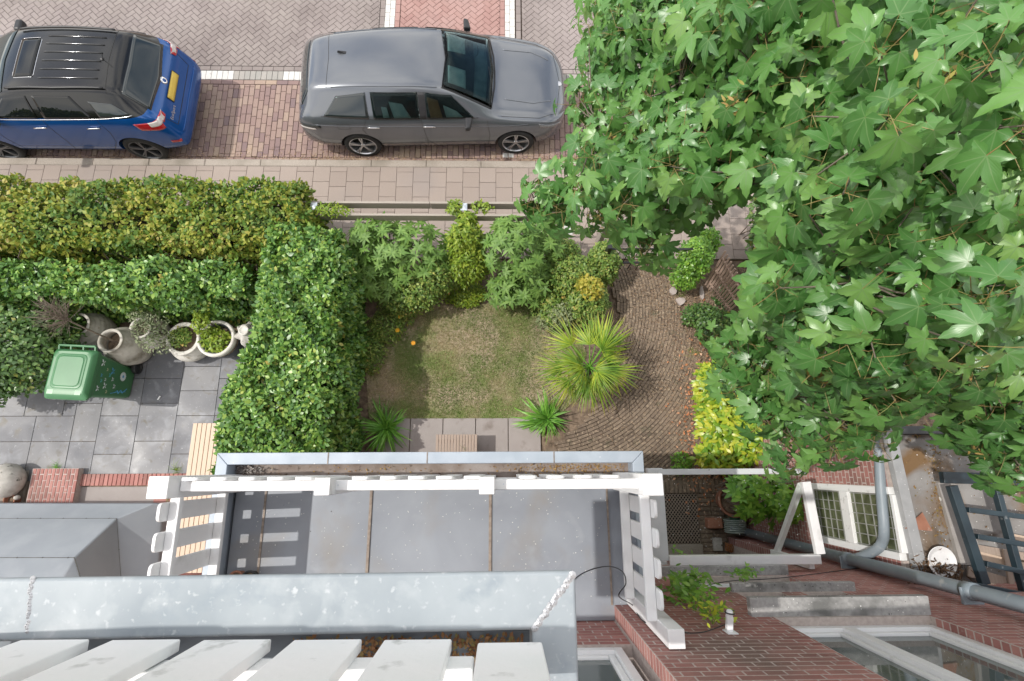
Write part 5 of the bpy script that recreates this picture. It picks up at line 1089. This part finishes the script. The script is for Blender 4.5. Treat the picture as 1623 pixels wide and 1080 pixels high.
def fb(p0, p1, w_, z0=zf, z1=None, nm='glazing_bar'): FBN[0] += 1; MB().bar(P(*p0, z0), P(*p1, z1 or z0), w_, .05+.003*FBN[0]).build(nm, dk, e, bevel=.004)
fb((1492, 757), (1680, 762), .10, nm='top_member'); fb((1508, 770), (1560, 926), .075, nm='side_member'); fb((1577, 770), (1625, 945), .05); fb((1640, 770), (1700, 950), .05)
for y0_ in (808, 850, 893): fb((1515+(y0_-770)*.33+4, y0_), (1680, y0_+18+(y0_-800)*.1), .045)
fb((1540, 928), (1690, 958), .06, nm='bottom_member')
pn = [P(1515, 775, zf-.03), P(1680, 775, zf-.03), P(1700, 950, zf-.03), P(1565, 925, zf-.03)]
# rainwater pipes
pg = M('grey_rain_pipe', [(.22, .27, .31), (.28, .33, .37)], .45, 6, rvar=.08, stain=[((.4, .42, .43), 12, .62, .75)])
e = empty('downpipe', (3.66, FY+.09, 0), 'large grey downpipe clamped to the brick wall', 'downpipe'); px_ = 3.67; py_ = FY+.095
MB().tube([(px_, py_, 0), (px_, py_, 8.8)], .058, 20).build('pipe', pg, e, smooth=True)
for z in (2.62, 4.10): MB().tube([(px_, py_, z-.05), (px_, py_, z+.05)], .066, 20).build('collar', pg, e, smooth=True); MB().box((px_-.08, FY+.001, z-.012), (px_+.08, py_+.0, z+.012)).tube([(px_-.075, py_-.06, z), (px_-.075, py_+.03, z)], .012, 8).build('clamp', pg, e)
e = empty('branch_pipe', (3.62, -.3, rz-.2), 'thinner grey pipe running from the bay gutter into the downpipe', 'pipe')
q = [P(1392, 672, 3.2), P(1396, 770, 3.2), P(1401, 835, 3.18), P(1399, 858, 3.1), P(1388, 872, 3.0), P(1362, 884, 2.75), (px_, py_, 2.62)]
MB().tube(catm(q, 6), .047, 18).build('pipe', pg, e, smooth=True)
# ------------------------------------------------------------------ upper balcony in the foreground
ub = empty('upper_balcony', (-1.5, -.6, 6.7), 'galvanised zinc coping and roof edge of the balcony the viewer leans over', 'balcony')
zc = 7.10; f0 = P(0, 916, zc); f1 = P(912, 905.5, zc); UX = f1[0]; Uy1 = f1[1]; cwz = .128
x0u = -1.21
pr = MB().prism([(x0u, Uy1-.005), (x0u, Uy1-cwz-.012), (UX-.105, Uy1-cwz), (UX, Uy1)][::-1], zc-.022, zc); pr.build('front_coping', zinc, ub, bevel=.009, seg=3)
MB().prism([(UX-.105, FY), (UX, FY), (UX, Uy1-.0015), (UX-.105, Uy1-cwz-.001)], zc-.022, zc-.0006).build('side_coping', zinc, ub, bevel=.009, seg=3)
mb = MB(); a, b = np.array([UX-.100, Uy1-cwz+.003, zc]), np.array([UX-.008, Uy1-.008, zc])
for i in range(26): t = i/25; c = a*(1-t)+b*t; mb.lathe(c+rnd(1, .0015)[0]*[1, 1, 0]+[0, 0, -.002], [(.001, .005), (.004+random.random()*.004, .002), (.007+random.random()*.004, 0)], 8)
mb.build('solder_seam', solder, ub, smooth=True)
mb = MB(); a = P(50, 918, zc); a2 = P(43, 1001, zc)
for i in range(24): t = i/23; c = a*(1-t)+a2*t; mb.lathe(c+rnd(1, .0012)[0]*[1, 1, 0]+[0, 0, -.002], [(.001, .005), (.004+random.random()*.002, .002), (.0065, 0)], 8)
mb.build('solder_seam', solder, ub, smooth=True)
MB().box((x0u, FY, zc-.20), (UX-.03, Uy1-.085, zc-.13)).box((x0u, Uy1-.10, zc-.129), (UX-.03, Uy1-.085, zc-.023)).build('fascia', frame_grey, ub)
MB().box((x0u, FY, zc-.128), (UX-.108, Uy1-cwz-.02, zc-.075)).build('gutter_floor', M('gutter_inside', [(.12, .14, .16), (.22, .25, .28)], .6, 5, stain=[((.20, .12, .07), 5, .6, .7)]), ub)
pts = np.stack([rng.uniform(-.5, .05, 900), rng.uniform(Uy1-cwz-.09, Uy1-cwz-.03, 900), np.full(900, zc-.065)], 1)
litter('rust_debris', pts, .012, M('rust_bits', [(.12, .05, .02), (.30, .15, .07), (.25, .22, .08)], .9, 5, isl=.9), 'rusty brown debris in the upper balcony gutter')
ur = empty('upper_railing', (-1.4, -.40, 7.1), 'white timber railing slats in the near foreground', 'railing')
zb = 7.13; first = None
for px in (-70, 72, 216, 360, 503, 645):
    c = P(px+18, 1004, zb); w_ = .152; x = c[0]; y = c[1]-.012
    if first is None:
        first = MB().box((x-w_/2, y-.026, zb), (x+w_/2, y, 7.80)).build('slat', white_old, ur, bevel=.0035); fo = (x, y)
    else: dup(first, (x-fo[0], y-fo[1], 0))
c = P(810, 1012, zb+.02); MB().box((c[0]-.075, c[1]-.09, zb+.01), (c[0]+.070, c[1]-.01, 7.82)).build('end_post', white_old, ur, bevel=.005)
MB().box((x0u-.03, -1.04, zb-.02), (x0u+.005, c[1]-.03, 7.9)).build('added_shade_screen', white_old, ur, bevel=.004)  # unseen screen, added to cast shade over the foreground slats
MB().box((x0u, c[1]-.075, zb+.035), (c[0]-.08, c[1]-.028, zb+.11)).build('bottom_rail', white_old, ur, bevel=.006)
# ------------------------------------------------------------------ cars
def car(name, label, stations, W, origin, hd, paint, roofm, wheels, spec):
    """stations: (u, halfwidth, z_sill, belt(y,z), top(y,z), zc); u runs from nose to tail; hd=+1 nose towards +x"""
    e = empty(name, (origin[0]-hd*2.2, origin[1], -.095), label, 'car', 'cars parked along the kerb'); G0 = -.095
    def Wd(u, y, z): return (origin[0]-hd*u, origin[1]+y, G0+z)
    V = []; rows = []
    for (u, w_, zs, bt, tp, zc) in stations:
        by, bz = bt; ty, tz = tp; mid = zs+(bz-zs)*.45
        half = [(w_*.80, zs), (w_*.97, zs+.05), (w_, mid), (w_*.995, zs+(bz-zs)*.8), (by, bz), ((by*.55+ty*.45), bz*.55+tz*.45), (ty+(by-ty)*.06, tz-.035), (ty*.93, tz+(zc-tz)*.25), (ty*.6, tz+(zc-tz)*.72), (0, zc)]
        full = [(-y, z) for y, z in half]+[(y, z) for y, z in half[:-1][::-1]]
        rows.append([Wd(u, y, z) for y, z in full])
    m_ = len(rows[0]); V = [p for r in rows for p in r]; Fc = []
    for i in range(len(rows)-1):
        for k in range(m_-1): Fc.append((i*m_+k, i*m_+k+1, (i+1)*m_+k+1, (i+1)*m_+k) if hd > 0 else (i*m_+k, (i+1)*m_+k, (i+1)*m_+k+1, i*m_+k+1))
        Fc.append((i*m_+m_-1, i*m_, (i+1)*m_, (i+1)*m_+m_-1) if hd > 0 else (i*m_+m_-1, (i+1)*m_+m_-1, (i+1)*m_, i*m_))
    a_, b_ = tuple(range(m_)), tuple((len(rows)-1)*m_+k for k in range(m_))
    Fc += [a_[::-1], b_] if hd > 0 else [a_, b_[::-1]]
    tmp = raw('tmpbody', V, Fc, paint, e, True); s_ = tmp.modifiers.new('s', 'SUBSURF'); s_.levels = 2; s_.render_levels = 2
    cut = []
    for (u, r) in wheels:
        for sy in (-1, 1):
            c = MB().lathe(Wd(u, sy*(W*.62), r-.0), [(r+.045, 0), (r+.045, .6)], 40, axis=(0, sy, 0), cap=True).build('cutter', dark); cut.append(c)
    for c in cut: b = tmp.modifiers.new('bo', 'BOOLEAN'); b.object = c; b.solver = 'EXACT'; b.operation = 'DIFFERENCE'
    dg = bpy.context.evaluated_depsgraph_get(); me = bpy.data.meshes.new_from_object(tmp.evaluated_get(dg))
    pre = tmp.copy(); 
    for md in list(tmp.modifiers):
        tmp.modifiers.remove(md)
    s_ = tmp.modifiers.new('s', 'SUBSURF'); s_.levels = 2; s_.render_levels = 2; dg = bpy.context.evaluated_depsgraph_get(); dg.update(); me0 = bpy.data.meshes.new_from_object(tmp.evaluated_get(dg))
    for c in cut: bpy.data.objects.remove(c)
    bpy.data.objects.remove(pre); bpy.data.objects.remove(tmp)
    body = bpy.data.objects.new('body', me); COL.objects.link(body); body.parent = e; me.materials.clear(); me.materials.append(paint); me.materials.append(roofm); me.materials.append(dark)
    oy = origin[1]
    mi = []
    for p in me.polygons:
        c = p.center; zz = c.z; inside = any(math.hypot((c.x+e.location.x)-(origin[0]-hd*u), zz-r) < r+.043 for u, r in wheels) and abs(p.normal.y) < .9 or (abs(p.normal.y) > .9 and any(math.hypot((c.x+e.location.x)-(origin[0]-hd*u), zz-r) < r+.04 for u, r in wheels))
        mi.append(2 if inside or zz < .16 else (1 if spec.get('roof') and zz > spec['roof'](-hd*(c.x+e.location.x-origin[0]), c.y) else 0))
    me.polygons.foreach_set('material_index', mi); me.polygons.foreach_set('use_smooth', np.ones(len(me.polygons), bool))
    md = body.modifiers.new('es', 'EDGE_SPLIT'); md.split_angle = R_(50)
    vs = [v.co+e.location for v in me0.vertices]; bvh = BVHTree.FromPolygons(vs, [tuple(p.vertices) for p in me0.polygons])
    def hit(side, a, b):
        """side 'S': near flank (u,z); 'N': far flank; 'T': from above (u,y); 'R': from behind (y,z); 'F': from the front"""
        if side in 'SN':
            sy = -1 if side == 'S' else 1; o_ = Vector(Wd(a, sy*3, b)); d = Vector((0, -sy, 0))
        elif side == 'T': o_ = Vector(Wd(a, b, 4)); d = Vector((0, 0, -1))
        elif side == 'R': o_ = Vector(Wd(8, a, b)); d = Vector((hd, 0, 0))
        else: o_ = Vector(Wd(-3, a, b)); d = Vector((-hd, 0, 0))
        h, n, i, ds = bvh.ray_cast(o_, d)
        if h is None: h, n, i, ds = bvh.find_nearest(o_+d*2.2)
        if n.dot(d) > 0: n = -n
        return h, n
    def patch(name, side, bot, top, mat, off=.004, nu=14, nv_=8, parent=e):
        bot, top = np.array(bot, float), np.array(top, float)
        def at(pl, t):
            s = np.r_[0, np.cumsum(np.linalg.norm(np.diff(pl, axis=0), axis=1))]; s /= s[-1]; return np.array([np.interp(t, s, pl[:, 0]), np.interp(t, s, pl[:, 1])])
        V = []
        for i in range(nu+1):
            for j in range(nv_+1):
                q = at(bot, i/nu)*(1-j/nv_)+at(top, i/nu)*(j/nv_); h, n = hit(side, *q); V.append(h+n*off)
        n1 = len(V); Fc = [(i*(nv_+1)+j, (i+1)*(nv_+1)+j, (i+1)*(nv_+1)+j+1, i*(nv_+1)+j+1) for i in range(nu) for j in range(nv_)]
        o_ = raw(name, [tuple(v) for v in V], Fc, mat, parent, True); s2 = o_.modifiers.new('sol', 'SOLIDIFY'); s2.thickness = .006; s2.offset = 0; return o_
    def seam(name, side, pts, r=.0035, mat=dark, parent=e, n=10, off=.0):
        pts = np.array(pts, float); P_ = []
        for i in range(len(pts)-1):
            for t in np.linspace(0, 1, n, endpoint=False): h, nn = hit(side, *(pts[i]*(1-t)+pts[i+1]*t)); P_.append(h+nn*off)
        h, nn = hit(side, *pts[-1]); P_.append(h+nn*off); return MB().tube(P_, r, 5).build(name, mat, parent, smooth=True)
    # wheels
    rim_m = M('alloy_rim', [(.45, .46, .48), (.6, .6, .62)], .3, metal=.8) if not spec.get('dark_rim') else M('dark_rim', [(.10, .105, .11), (.16, .16, .17)], .35, metal=.5)
    tyre_m = M('tyre_rubber', [(.015, .015, .016), (.03, .03, .03)], .8, 20, bump=(60, .2))
    for (u, r) in wheels:
        for sy in (-1, 1):
            c = np.array(Wd(u, sy*(W-.235), r)); ax = np.array([0, sy, 0]); wh = MB().lathe(c, [(r*.6, 0), (r*.93, 0), (r, .03), (r, .19), (r*.95, .215), (r*.76, .222), (r*.70, .20)], 40, axis=ax).build('tyre', tyre_m, None, smooth=True)
            wh.name = 'wheel'; co = Vector(wh.location); wh.parent = e; wh.location = co-e.location
            # rim and spokes
            m2 = MB(); m2.lathe(c, [(r*.76, .215), (r*.71, .222), (r*.68, .205), (r*.66, .06)], 40, axis=ax); m2.lathe(c, [(.001, .205), (r*.10, .205), (r*.13, .19), (r*.14, .12)], 20, axis=ax)
            for k in range(spec['spokes']):
                a = k*2*math.pi/spec['spokes']+.3
                for da in (-.10, .10):
                    p0 = c+np.array([math.cos(a)*r*.10, sy*.19, math.sin(a)*r*.10]); p1 = c+np.array([math.cos(a+da)*r*.70, sy*.205, math.sin(a+da)*r*.70]); m2.bar(p0, p1, .022, .03, up=(0, sy, 0))
            rim = m2.build('rim', rim_m, None); rim.parent = wh; rim.location = Vector(rim.location)-e.location-wh.location
            bk = MB().lathe(c, [(.001, .05), (r*.68, .05)], 30, axis=ax).build('brake_back', dark, None); bk.parent = wh; bk.location = Vector(bk.location)-e.location-wh.location
    return e, patch, seam, hit, Wd
grey_p = M('grey_car_paint', [(.115, .128, .148), (.13, .143, .163)], .24, 2, metal=.4, coat=1, spec=.5)
chrome = M('chrome_trim', [(.65, .66, .68), (.7, .7, .72)], .15, metal=1)
tl_red = M('tail_light_red', [(.35, .01, .015), (.5, .02, .03)], .12, 20, coat=1); tl_w = M('light_lens', [(.55, .50, .48), (.7, .68, .66)], .12, 20, coat=1)
seat_m = M('seat_fabric', [(.20, .23, .24), (.4, .42, .42)], .9, 5)
E1_ = [(0, .42, .28, (.40, .58), (.34, .62), .64), (.06, .62, .24, (.60, .62), (.5, .67), .69), (.2, .79, .2, (.77, .70), (.68, .76), .79), (.45, .885, .18, (.85, .78), (.74, .84), .885), (.9, .925, .18, (.88, .86), (.77, .91), .96), (1.15, .925, .18, (.885, .90), (.77, .96), 1.00), (1.28, .925, .18, (.89, .92), (.76, 1.0), 1.04),
     (1.75, .925, .18, (.90, .945), (.67, 1.22), 1.26), (2.12, .925, .18, (.905, .96), (.60, 1.37), 1.405), (2.6, .925, .18, (.905, .98), (.585, 1.41), 1.45), (3.3, .925, .18, (.90, 1.0), (.575, 1.405), 1.445), (3.95, .92, .19, (.89, 1.02), (.54, 1.36), 1.40), (4.28, .90, .21, (.85, 1.03), (.50, 1.30), 1.33),
     (4.34, .89, .22, (.84, 1.02), (.52, 1.22), 1.25), (4.50, .84, .24, (.79, .97), (.62, 1.03), 1.04), (4.58, .80, .26, (.76, .86), (.60, .92), .93), (4.63, .74, .30, (.70, .72), (.52, .76), .77)]
cab_glass = bpy.data.materials.new('clear_car_glass'); cab_glass.use_nodes = True
_t = cab_glass.node_tree; _a = _t.nodes.new('ShaderNodeBsdfTransparent'); _a.inputs['Color'].default_value = (.62, .72, .72, 1); _g = _t.nodes.new('ShaderNodeBsdfGlossy'); _g.inputs['Roughness'].default_value = .02
_m1 = _t.nodes.new('ShaderNodeMixShader'); _l = _t.nodes.new('ShaderNodeLayerWeight'); _l.inputs['Blend'].default_value = .22; _t.links.new(_l.outputs['Fresnel'], _m1.inputs[0])
_t.links.new(_a.outputs[0], _m1.inputs[1]); _t.links.new(_g.outputs[0], _m1.inputs[2]); _t.links.new(_m1.outputs[0], _t.nodes['Material Output'].inputs['Surface'])
cab_dark = M('cabin_lining', [(.015, .017, .018), (.035, .04, .042)], .8, 9); seat_tan = M('tan_seat', [(.26, .12, .06), (.36, .19, .10)], .8, 9); seat_pale = M('pale_seat', [(.26, .33, .33), (.48, .52, .50)], .8, 7)
def build_grey():
    hd = 1; e, patch, seam, hit, Wd = car('parked_estate_car', 'grey estate car parked on the red brick strip in front of the fence', E1_, .925, (1.135, 6.545), hd, grey_p, grey_p, [(.905, .325), (3.635, .325)], dict(spokes=5))
    wb, wt = [(1.33, -.70), (1.27, 0), (1.33, .70)], [(2.12, -.55), (2.06, 0), (2.12, .55)]
    patch('cabin_lining', 'T', wb, wt, cab_dark, .002, 22, 12); patch('dashboard', 'T', [(1.42, -.62), (1.36, 0), (1.42, .62)], [(1.62, -.60), (1.58, 0), (1.62, .60)], M('dashboard', [(.06, .09, .10), (.13, .17, .18)], .6, 8), .005, 18, 4)
    patch('front_seat', 'T', [(1.74, -.50), (1.74, -.16)], [(2.02, -.46), (2.02, -.14)], seat_pale, .006, 8, 6); patch('front_seat', 'T', [(1.74, .16), (1.74, .50)], [(2.02, .14), (2.02, .46)], seat_pale, .006, 8, 6)
    seam('steering_wheel', 'T', [(1.62+.10*math.cos(a), .33+.17*math.sin(a)) for a in np.linspace(0, 6.28, 13)], .010, blackp, n=3, off=.004)
    ws = patch('windscreen', 'T', wb, wt, cab_glass, .022, 22, 12)
    seam('windscreen_trim', 'T', [(1.33, -.71), (1.26, -.3), (1.25, 0), (1.26, .3), (1.33, .71)], .012); seam('windscreen_trim', 'T', [(2.13, -.56), (1.33, -.72)], .010, n=20); seam('windscreen_trim', 'T', [(2.13, .56), (1.33, .72)], .010, n=20)
    for k in (0, 1): seam('wiper', 'T', [(1.30, -.5+.6*k), (1.36, .05+.6*k)], .007, blackp, off=.02)
    for sd in 'SN':
        w1, w2 = ([(1.62, .985), (2.40, 1.0)], [(1.98, 1.27), (2.40, 1.33)]), ([(2.52, 1.0), (3.28, 1.015)], [(2.52, 1.335), (3.28, 1.335)])
        patch('cabin_lining', sd, *w1, cab_dark, .002); patch('cabin_lining', sd, *w2, cab_dark, .002); patch('front_seat_back', sd, [(2.14, 1.01), (2.34, 1.01)], [(2.20, 1.23), (2.37, 1.27)], seat_tan, .005, 6, 5); patch('front_seat_cushion', sd, [(1.80, 1.0), (2.08, 1.01)], [(1.90, 1.08), (2.12, 1.17)], seat_pale, .005, 6, 5)
        patch('rear_seat', sd, [(2.66, 1.02), (2.94, 1.02)], [(2.78, 1.20), (3.0, 1.23)], seat_pale, .005, 6, 5); patch('rear_headrest', sd, [(3.02, 1.03), (3.12, 1.03)], [(3.04, 1.16), (3.13, 1.17)], seat_pale, .005, 5, 4)
        patch('side_window', sd, *w1, cab_glass, .016); patch('side_window', sd, *w2, cab_glass, .016)
        patch('side_window', sd, [(3.36, 1.015), (4.10, 1.05)], [(3.36, 1.33), (3.85, 1.27)], dark_glass); patch('door_pillar', sd, [(2.41, 1.0), (2.51, 1.0)], [(2.41, 1.33), (2.51, 1.335)], blackp, .005)
        seam('window_trim', sd, [(1.55, .975), (2.4, .99), (3.3, 1.005), (4.14, 1.045)], .006, blackp, n=20)
        seam('door_seam', sd, [(1.40, .93), (1.36, .6), (1.40, .30), (2.3, .27), (2.46, .5), (2.50, .98)]); seam('door_seam', sd, [(2.50, .98), (2.46, .5), (2.46, .28), (3.25, .27), (3.42, .55), (3.52, .8), (3.42, 1.0)])
        for u in (2.28, 3.22): seam('door_handle', sd, [(u, .86), (u+.2, .865)], .013, chrome, off=.02, n=4)
        seam('fuel_flap', sd, [(3.72, .93), (3.72, .82), (3.92, .82), (3.92, .93), (3.72, .93)], .003) if sd == 'S' else None
        seam('body_crease', sd, [(.7, .80), (2, .84), (3.6, .88), (4.3, .90)], .006, grey_p, n=14)
        patch('headlight', sd, [(.10, .56), (.48, .70)], [(.13, .63), (.52, .775)], M('headlight_glass', [(.10, .11, .12), (.22, .23, .24)], .1, 30, coat=1), .006, 10, 4)
        patch('tail_light', sd, [(4.20, .84), (4.56, .80)], [(4.22, .90), (4.55, .86)], dark_glass, .005, 10, 4); patch('tail_lamp_strip', sd, [(4.30, .79), (4.57, .76)], [(4.30, .82), (4.57, .79)], tl_w, .006, 8, 3)
        sy = -1 if sd == 'S' else 1; c = np.array(Wd(1.70, sy*1.0, 1.0)); MB().add([tuple(c+np.array([a*hd, b*sy, d])) for a, b, d in ((-.07, -.10, -.05), (.05, -.10, -.05), (.02, .11, -.04), (-.07, .12, -.04), (-.07, -.10, .07), (.06, -.10, .06), (.01, .10, .05), (-.07, .12, .06))], [(3, 2, 1, 0), (4, 5, 6, 7), (0, 1, 5, 4), (1, 2, 6, 5), (2, 3, 7, 6), (3, 0, 4, 7)]).build('door_mirror', blackp, e, bevel=.03, seg=4)
        seam('roof_rail', 'T', [(2.2, sy*.565), (3.0, sy*.56), (3.9, sy*.52)], .009, grey_p, off=.004, n=14)
    seam('bonnet_seam', 'T', [(1.16, -.80), (.5, -.76), (.2, -.62), (.10, 0), (.2, .62), (.5, .76), (1.16, .80)], .004, n=14)
    for sy in (-1, 1): seam('bonnet_crease', 'T', [(1.1, sy*.5), (.6, sy*.52), (.3, sy*.42)], .010, grey_p, n=10)
    seam('roof_seam', 'T', [(3.98, -.52), (3.95, 0), (3.98, .52)], .004, n=14)
    patch('rear_window', 'T', [(4.31, -.50), (4.33, 0), (4.31, .50)], [(4.47, -.60), (4.50, 0), (4.47, .60)], dark_glass, .006, 16, 5)
    h, n = hit('T', 3.72, .08); m2 = MB(); m2.add([h+Vector(v) for v in ((-.09, 0, 0), (.07, -.03, 0), (.07, .03, 0), (-.055, 0, .055), (-.075, 0, .05))], [(0, 1, 3, 4), (0, 4, 3, 2), (1, 2, 3), (0, 2, 1)]); m2.build('roof_antenna', blackp, e, bevel=.004)
    h, n = hit('T', .12, 0); MB().lathe(h, [(.001, .006), (.045, .004), (.05, 0)], 20).build('emblem', chrome, e)
build_grey(); bpy.data.objects['parked_estate_car'].rotation_euler = (0, 0, R_(1.7))
blue_p = M('blue_car_paint', [(.003, .065, .26), (.004, .08, .30)], .2, 2, metal=.25, coat=.45, spec=.4); black_p = M('black_roof_paint', [(.008, .009, .010), (.012, .013, .014)], .08, 2, coat=.3, spec=.35)
E2_ = [(0, 0.45, 0.32, (0.42, 0.7), (0.360, 0.760), 0.780), (0.08, 0.66, 0.26, (0.62, 0.78), (0.520, 0.860), 0.880), (0.3, 0.83, 0.22, (0.8, 0.92), (0.700, 0.980), 1.000), (0.85, 0.885, 0.22, (0.86, 1.02), (0.760, 1.070), 1.090), (1.05, 0.885, 0.22, (0.86, 1.05), (0.760, 1.120), 1.150), (1.45, 0.885, 0.22, (0.865, 1.08), (0.664, 1.322), 1.362), (1.75, 0.885, 0.22, (0.865, 1.09), (0.619, 1.467), 1.497),
     (2.3, 0.885, 0.22, (0.87, 1.11), (0.609, 1.510), 1.540), (3.1, 0.885, 0.22, (0.87, 1.13), (0.605, 1.501), 1.531), (3.5, 0.88, 0.23, (0.85, 1.15), (0.581, 1.467), 1.497), (3.57, 0.88, 0.23, (0.84, 1.14), (0.587, 1.407), 1.427), (3.8, 0.86, 0.25, (0.8, 1.1), (0.680, 1.180), 1.190), (3.92, 0.85, 0.27, (0.77, 1), (0.700, 1.050), 1.050), (4, 0.83, 0.3, (0.76, 0.82), (0.680, 0.860), 0.860), (4.06, 0.82, 0.32, (0.78, 0.62), (0.700, 0.655), 0.655), (4.12, 0.74, 0.36, (0.7, 0.52), (0.600, 0.560), 0.560)]
def two_tone(m, z0, top):
    t = m.node_tree; b = t.nodes['Principled BSDF']; g = t.nodes.new('ShaderNodeNewGeometry'); sp = t.nodes.new('ShaderNodeSeparateXYZ'); gt = t.nodes.new('ShaderNodeMath'); gt.operation = 'GREATER_THAN'; gt.inputs[1].default_value = z0
    mx_ = t.nodes.new('ShaderNodeMix'); mx_.data_type = 'RGBA'; mx_.inputs['B'].default_value = (*top, 1); src = b.inputs['Base Color'].links[0].from_socket
    t.links.new(g.outputs['Position'], sp.inputs[0]); t.links.new(sp.outputs['Z'], gt.inputs[0]); t.links.new(gt.outputs[0], mx_.inputs['Factor']); t.links.new(src, mx_.inputs['A']); t.links.new(mx_.outputs['Result'], b.inputs['Base Color'])
def build_blue():
    hd = -1; X0 = -5.46-4.12
    rf = None; blue2 = blue_p.copy(); blue2.name = 'blue_and_black_paint'; two_tone(blue2, 1.045, (.008, .009, .010))
    e, patch, seam, hit, Wd = car('parked_small_suv', 'blue small SUV with a black roof parked behind the grey estate', E2_, .885, (X0, 6.34), hd, blue2, black_p, [(.78, .335), (3.30, .335)], dict(spokes=5, dark_rim=True, roof=rf))
    patch('windscreen', 'T', [(1.12, -.66), (1.05, 0), (1.12, .66)], [(1.76, -.58), (1.70, 0), (1.76, .58)], car_glass, .006, 20, 10)
    for sd in 'SN':
        patch('side_window', sd, [(1.36, 1.12), (2.12, 1.14)], [(1.72, 1.38), (2.12, 1.43)], black_glass); patch('side_window', sd, [(2.22, 1.14), (3.0, 1.155)], [(2.22, 1.435), (2.80, 1.43)], black_glass)
        patch('side_window', sd, [(3.12, 1.165), (3.60, 1.185)], [(3.05, 1.37), (3.40, 1.33)], dark_glass)
        seam('window_trim', sd, [(1.3, 1.10), (2.17, 1.12), (3.05, 1.14), (3.62, 1.17)], .007, chrome, n=20)
        seam('door_seam', sd, [(1.25, 1.05), (1.2, .7), (1.26, .32), (2.1, .30), (2.16, .6), (2.17, 1.12)]); seam('door_seam', sd, [(2.17, .32), (2.75, .31), (2.98, .6), (3.06, .85), (3.04, 1.14)])
        for u in (2.0, 2.86): seam('door_handle', sd, [(u-.08, .97), (u+.13, .98)], .014, chrome, off=.02, n=4)
        sy = -1 if sd == 'S' else 1
        seam('roof_rail', 'T', [(1.85, sy*.55), (2.6, sy*.565), (3.35, sy*.54)], .017, blackp, off=.03, n=14)
        patch('tail_light', sd, [(3.62, .90), (3.97, .86)], [(3.56, 1.04), (3.93, 1.02)], tl_red, .007, 12, 6); patch('tail_light_lens', sd, [(3.80, .95), (3.965, .93)], [(3.78, 1.03), (3.93, 1.01)], tl_w, .010, 8, 4)
        patch('reflector', sd, [(3.90, .55), (4.06, .54)], [(3.90, .60), (4.06, .59)], tl_red, .006, 6, 3)
        c = np.array(Wd(1.42, sy*.97, 1.10)); MB().box(c+[-.06, -.11, -.05], c+[.06, .11, .08]).build('door_mirror', blackp, e, bevel=.04, seg=4)
        for yy in (.70,): patch('tail_light', 'R', [(sy*.58, .93), (sy*.72, .91)], [(sy*.56, 1.01), (sy*.70, 1.02)], tl_red, .008, 6, 5)
    for y in (-.39, -.23, -.07, .09, .25, .40): seam('roof_rib', 'T', [(2.35, y), (3.25, y*.97)], .012, black_p, off=.002, n=12)
    patch('sunroof', 'T', [(1.93, -.36), (1.93, .36)], [(2.25, -.36), (2.25, .36)], black_glass, .006, 12, 6)
    seam('sunroof_trim', 'T', [(1.92, -.33), (1.92, .33), (1.95, .37), (2.23, .37), (2.26, .33), (2.26, -.33), (2.23, -.37), (1.95, -.37), (1.92, -.33)], .006, chrome, n=8)
    seam('roof_seam', 'T', [(3.38, -.60), (3.36, 0), (3.38, .60)], .005, n=12)
    patch('rear_window', 'T', [(3.575, -.56), (3.59, 0), (3.575, .56)], [(3.86, -.64), (3.90, 0), (3.86, .64)], dark_glass, .006, 18, 8)
    h, n = hit('T', 3.26, -.02); MB().lathe(h, [(.03, 0), (.025, .015), (.001, .025)], 12).tube([h, h+Vector((.12, -.02, .16))], .005, 6).build('roof_antenna', blackp, e)
    patch('number_plate', 'R', [(-.26, .84), (.26, .84)], [(-.26, .95), (.26, .95)], M('yellow_plate', [(.62, .44, .06), (.68, .5, .1)], .5), .012, 8, 3); seam('plate_frame', 'R', [(-.27, .835), (.27, .835), (.27, .955), (-.27, .955), (-.27, .835)], .006, blackp, off=.01)
    h, n = hit('R', 0, 1.03); MB().lathe(h+n*.004, [(.001, .010), (.045, .008), (.055, .004), (.06, 0)], 24, axis=n).build('oval_emblem', chrome, e)
    h2 = h+n*.012; MB().lathe(h2, [(.001, .003), (.04, 0)], 20, axis=n).build('emblem_centre', blue_p, e)
    seam('tailgate_seam', 'R', [(-.66, 1.0), (-.60, .70), (.60, .70), (.66, 1.0)], .005, n=10); seam('bumper_ledge', 'R', [(-.66, .60), (0, .61), (.66, .60)], .014, blue_p, off=.004, n=10)
    # model lettering on the tailgate
    h, n = hit('R', -.46, .80); cu = bpy.data.curves.new('lettering', 'FONT'); cu.body = 'EcoSport'; cu.size = .075; cu.extrude = .002; cu.align_x = 'CENTER'
    o_ = bpy.data.objects.new('lettering', cu); COL.objects.link(o_); o_.data.materials.append(chrome); u_ = Vector((0, 1, 0)); v_ = (n.cross(u_)).normalized(); v_ = v_ if v_.z > 0 else -v_; u_ = v_.cross(n).normalized()
    o_.matrix_world = Matrix((u_, v_, n)).transposed().to_4x4(); rot = o_.rotation_euler.copy(); me_ = bpy.data.meshes.new_from_object(o_.evaluated_get(bpy.context.evaluated_depsgraph_get())); bpy.data.objects.remove(o_)
    o_ = bpy.data.objects.new('lettering', me_); COL.objects.link(o_); o_.rotation_euler = rot; o_.location = h+n*.006-e.location; o_.parent = e
build_blue()
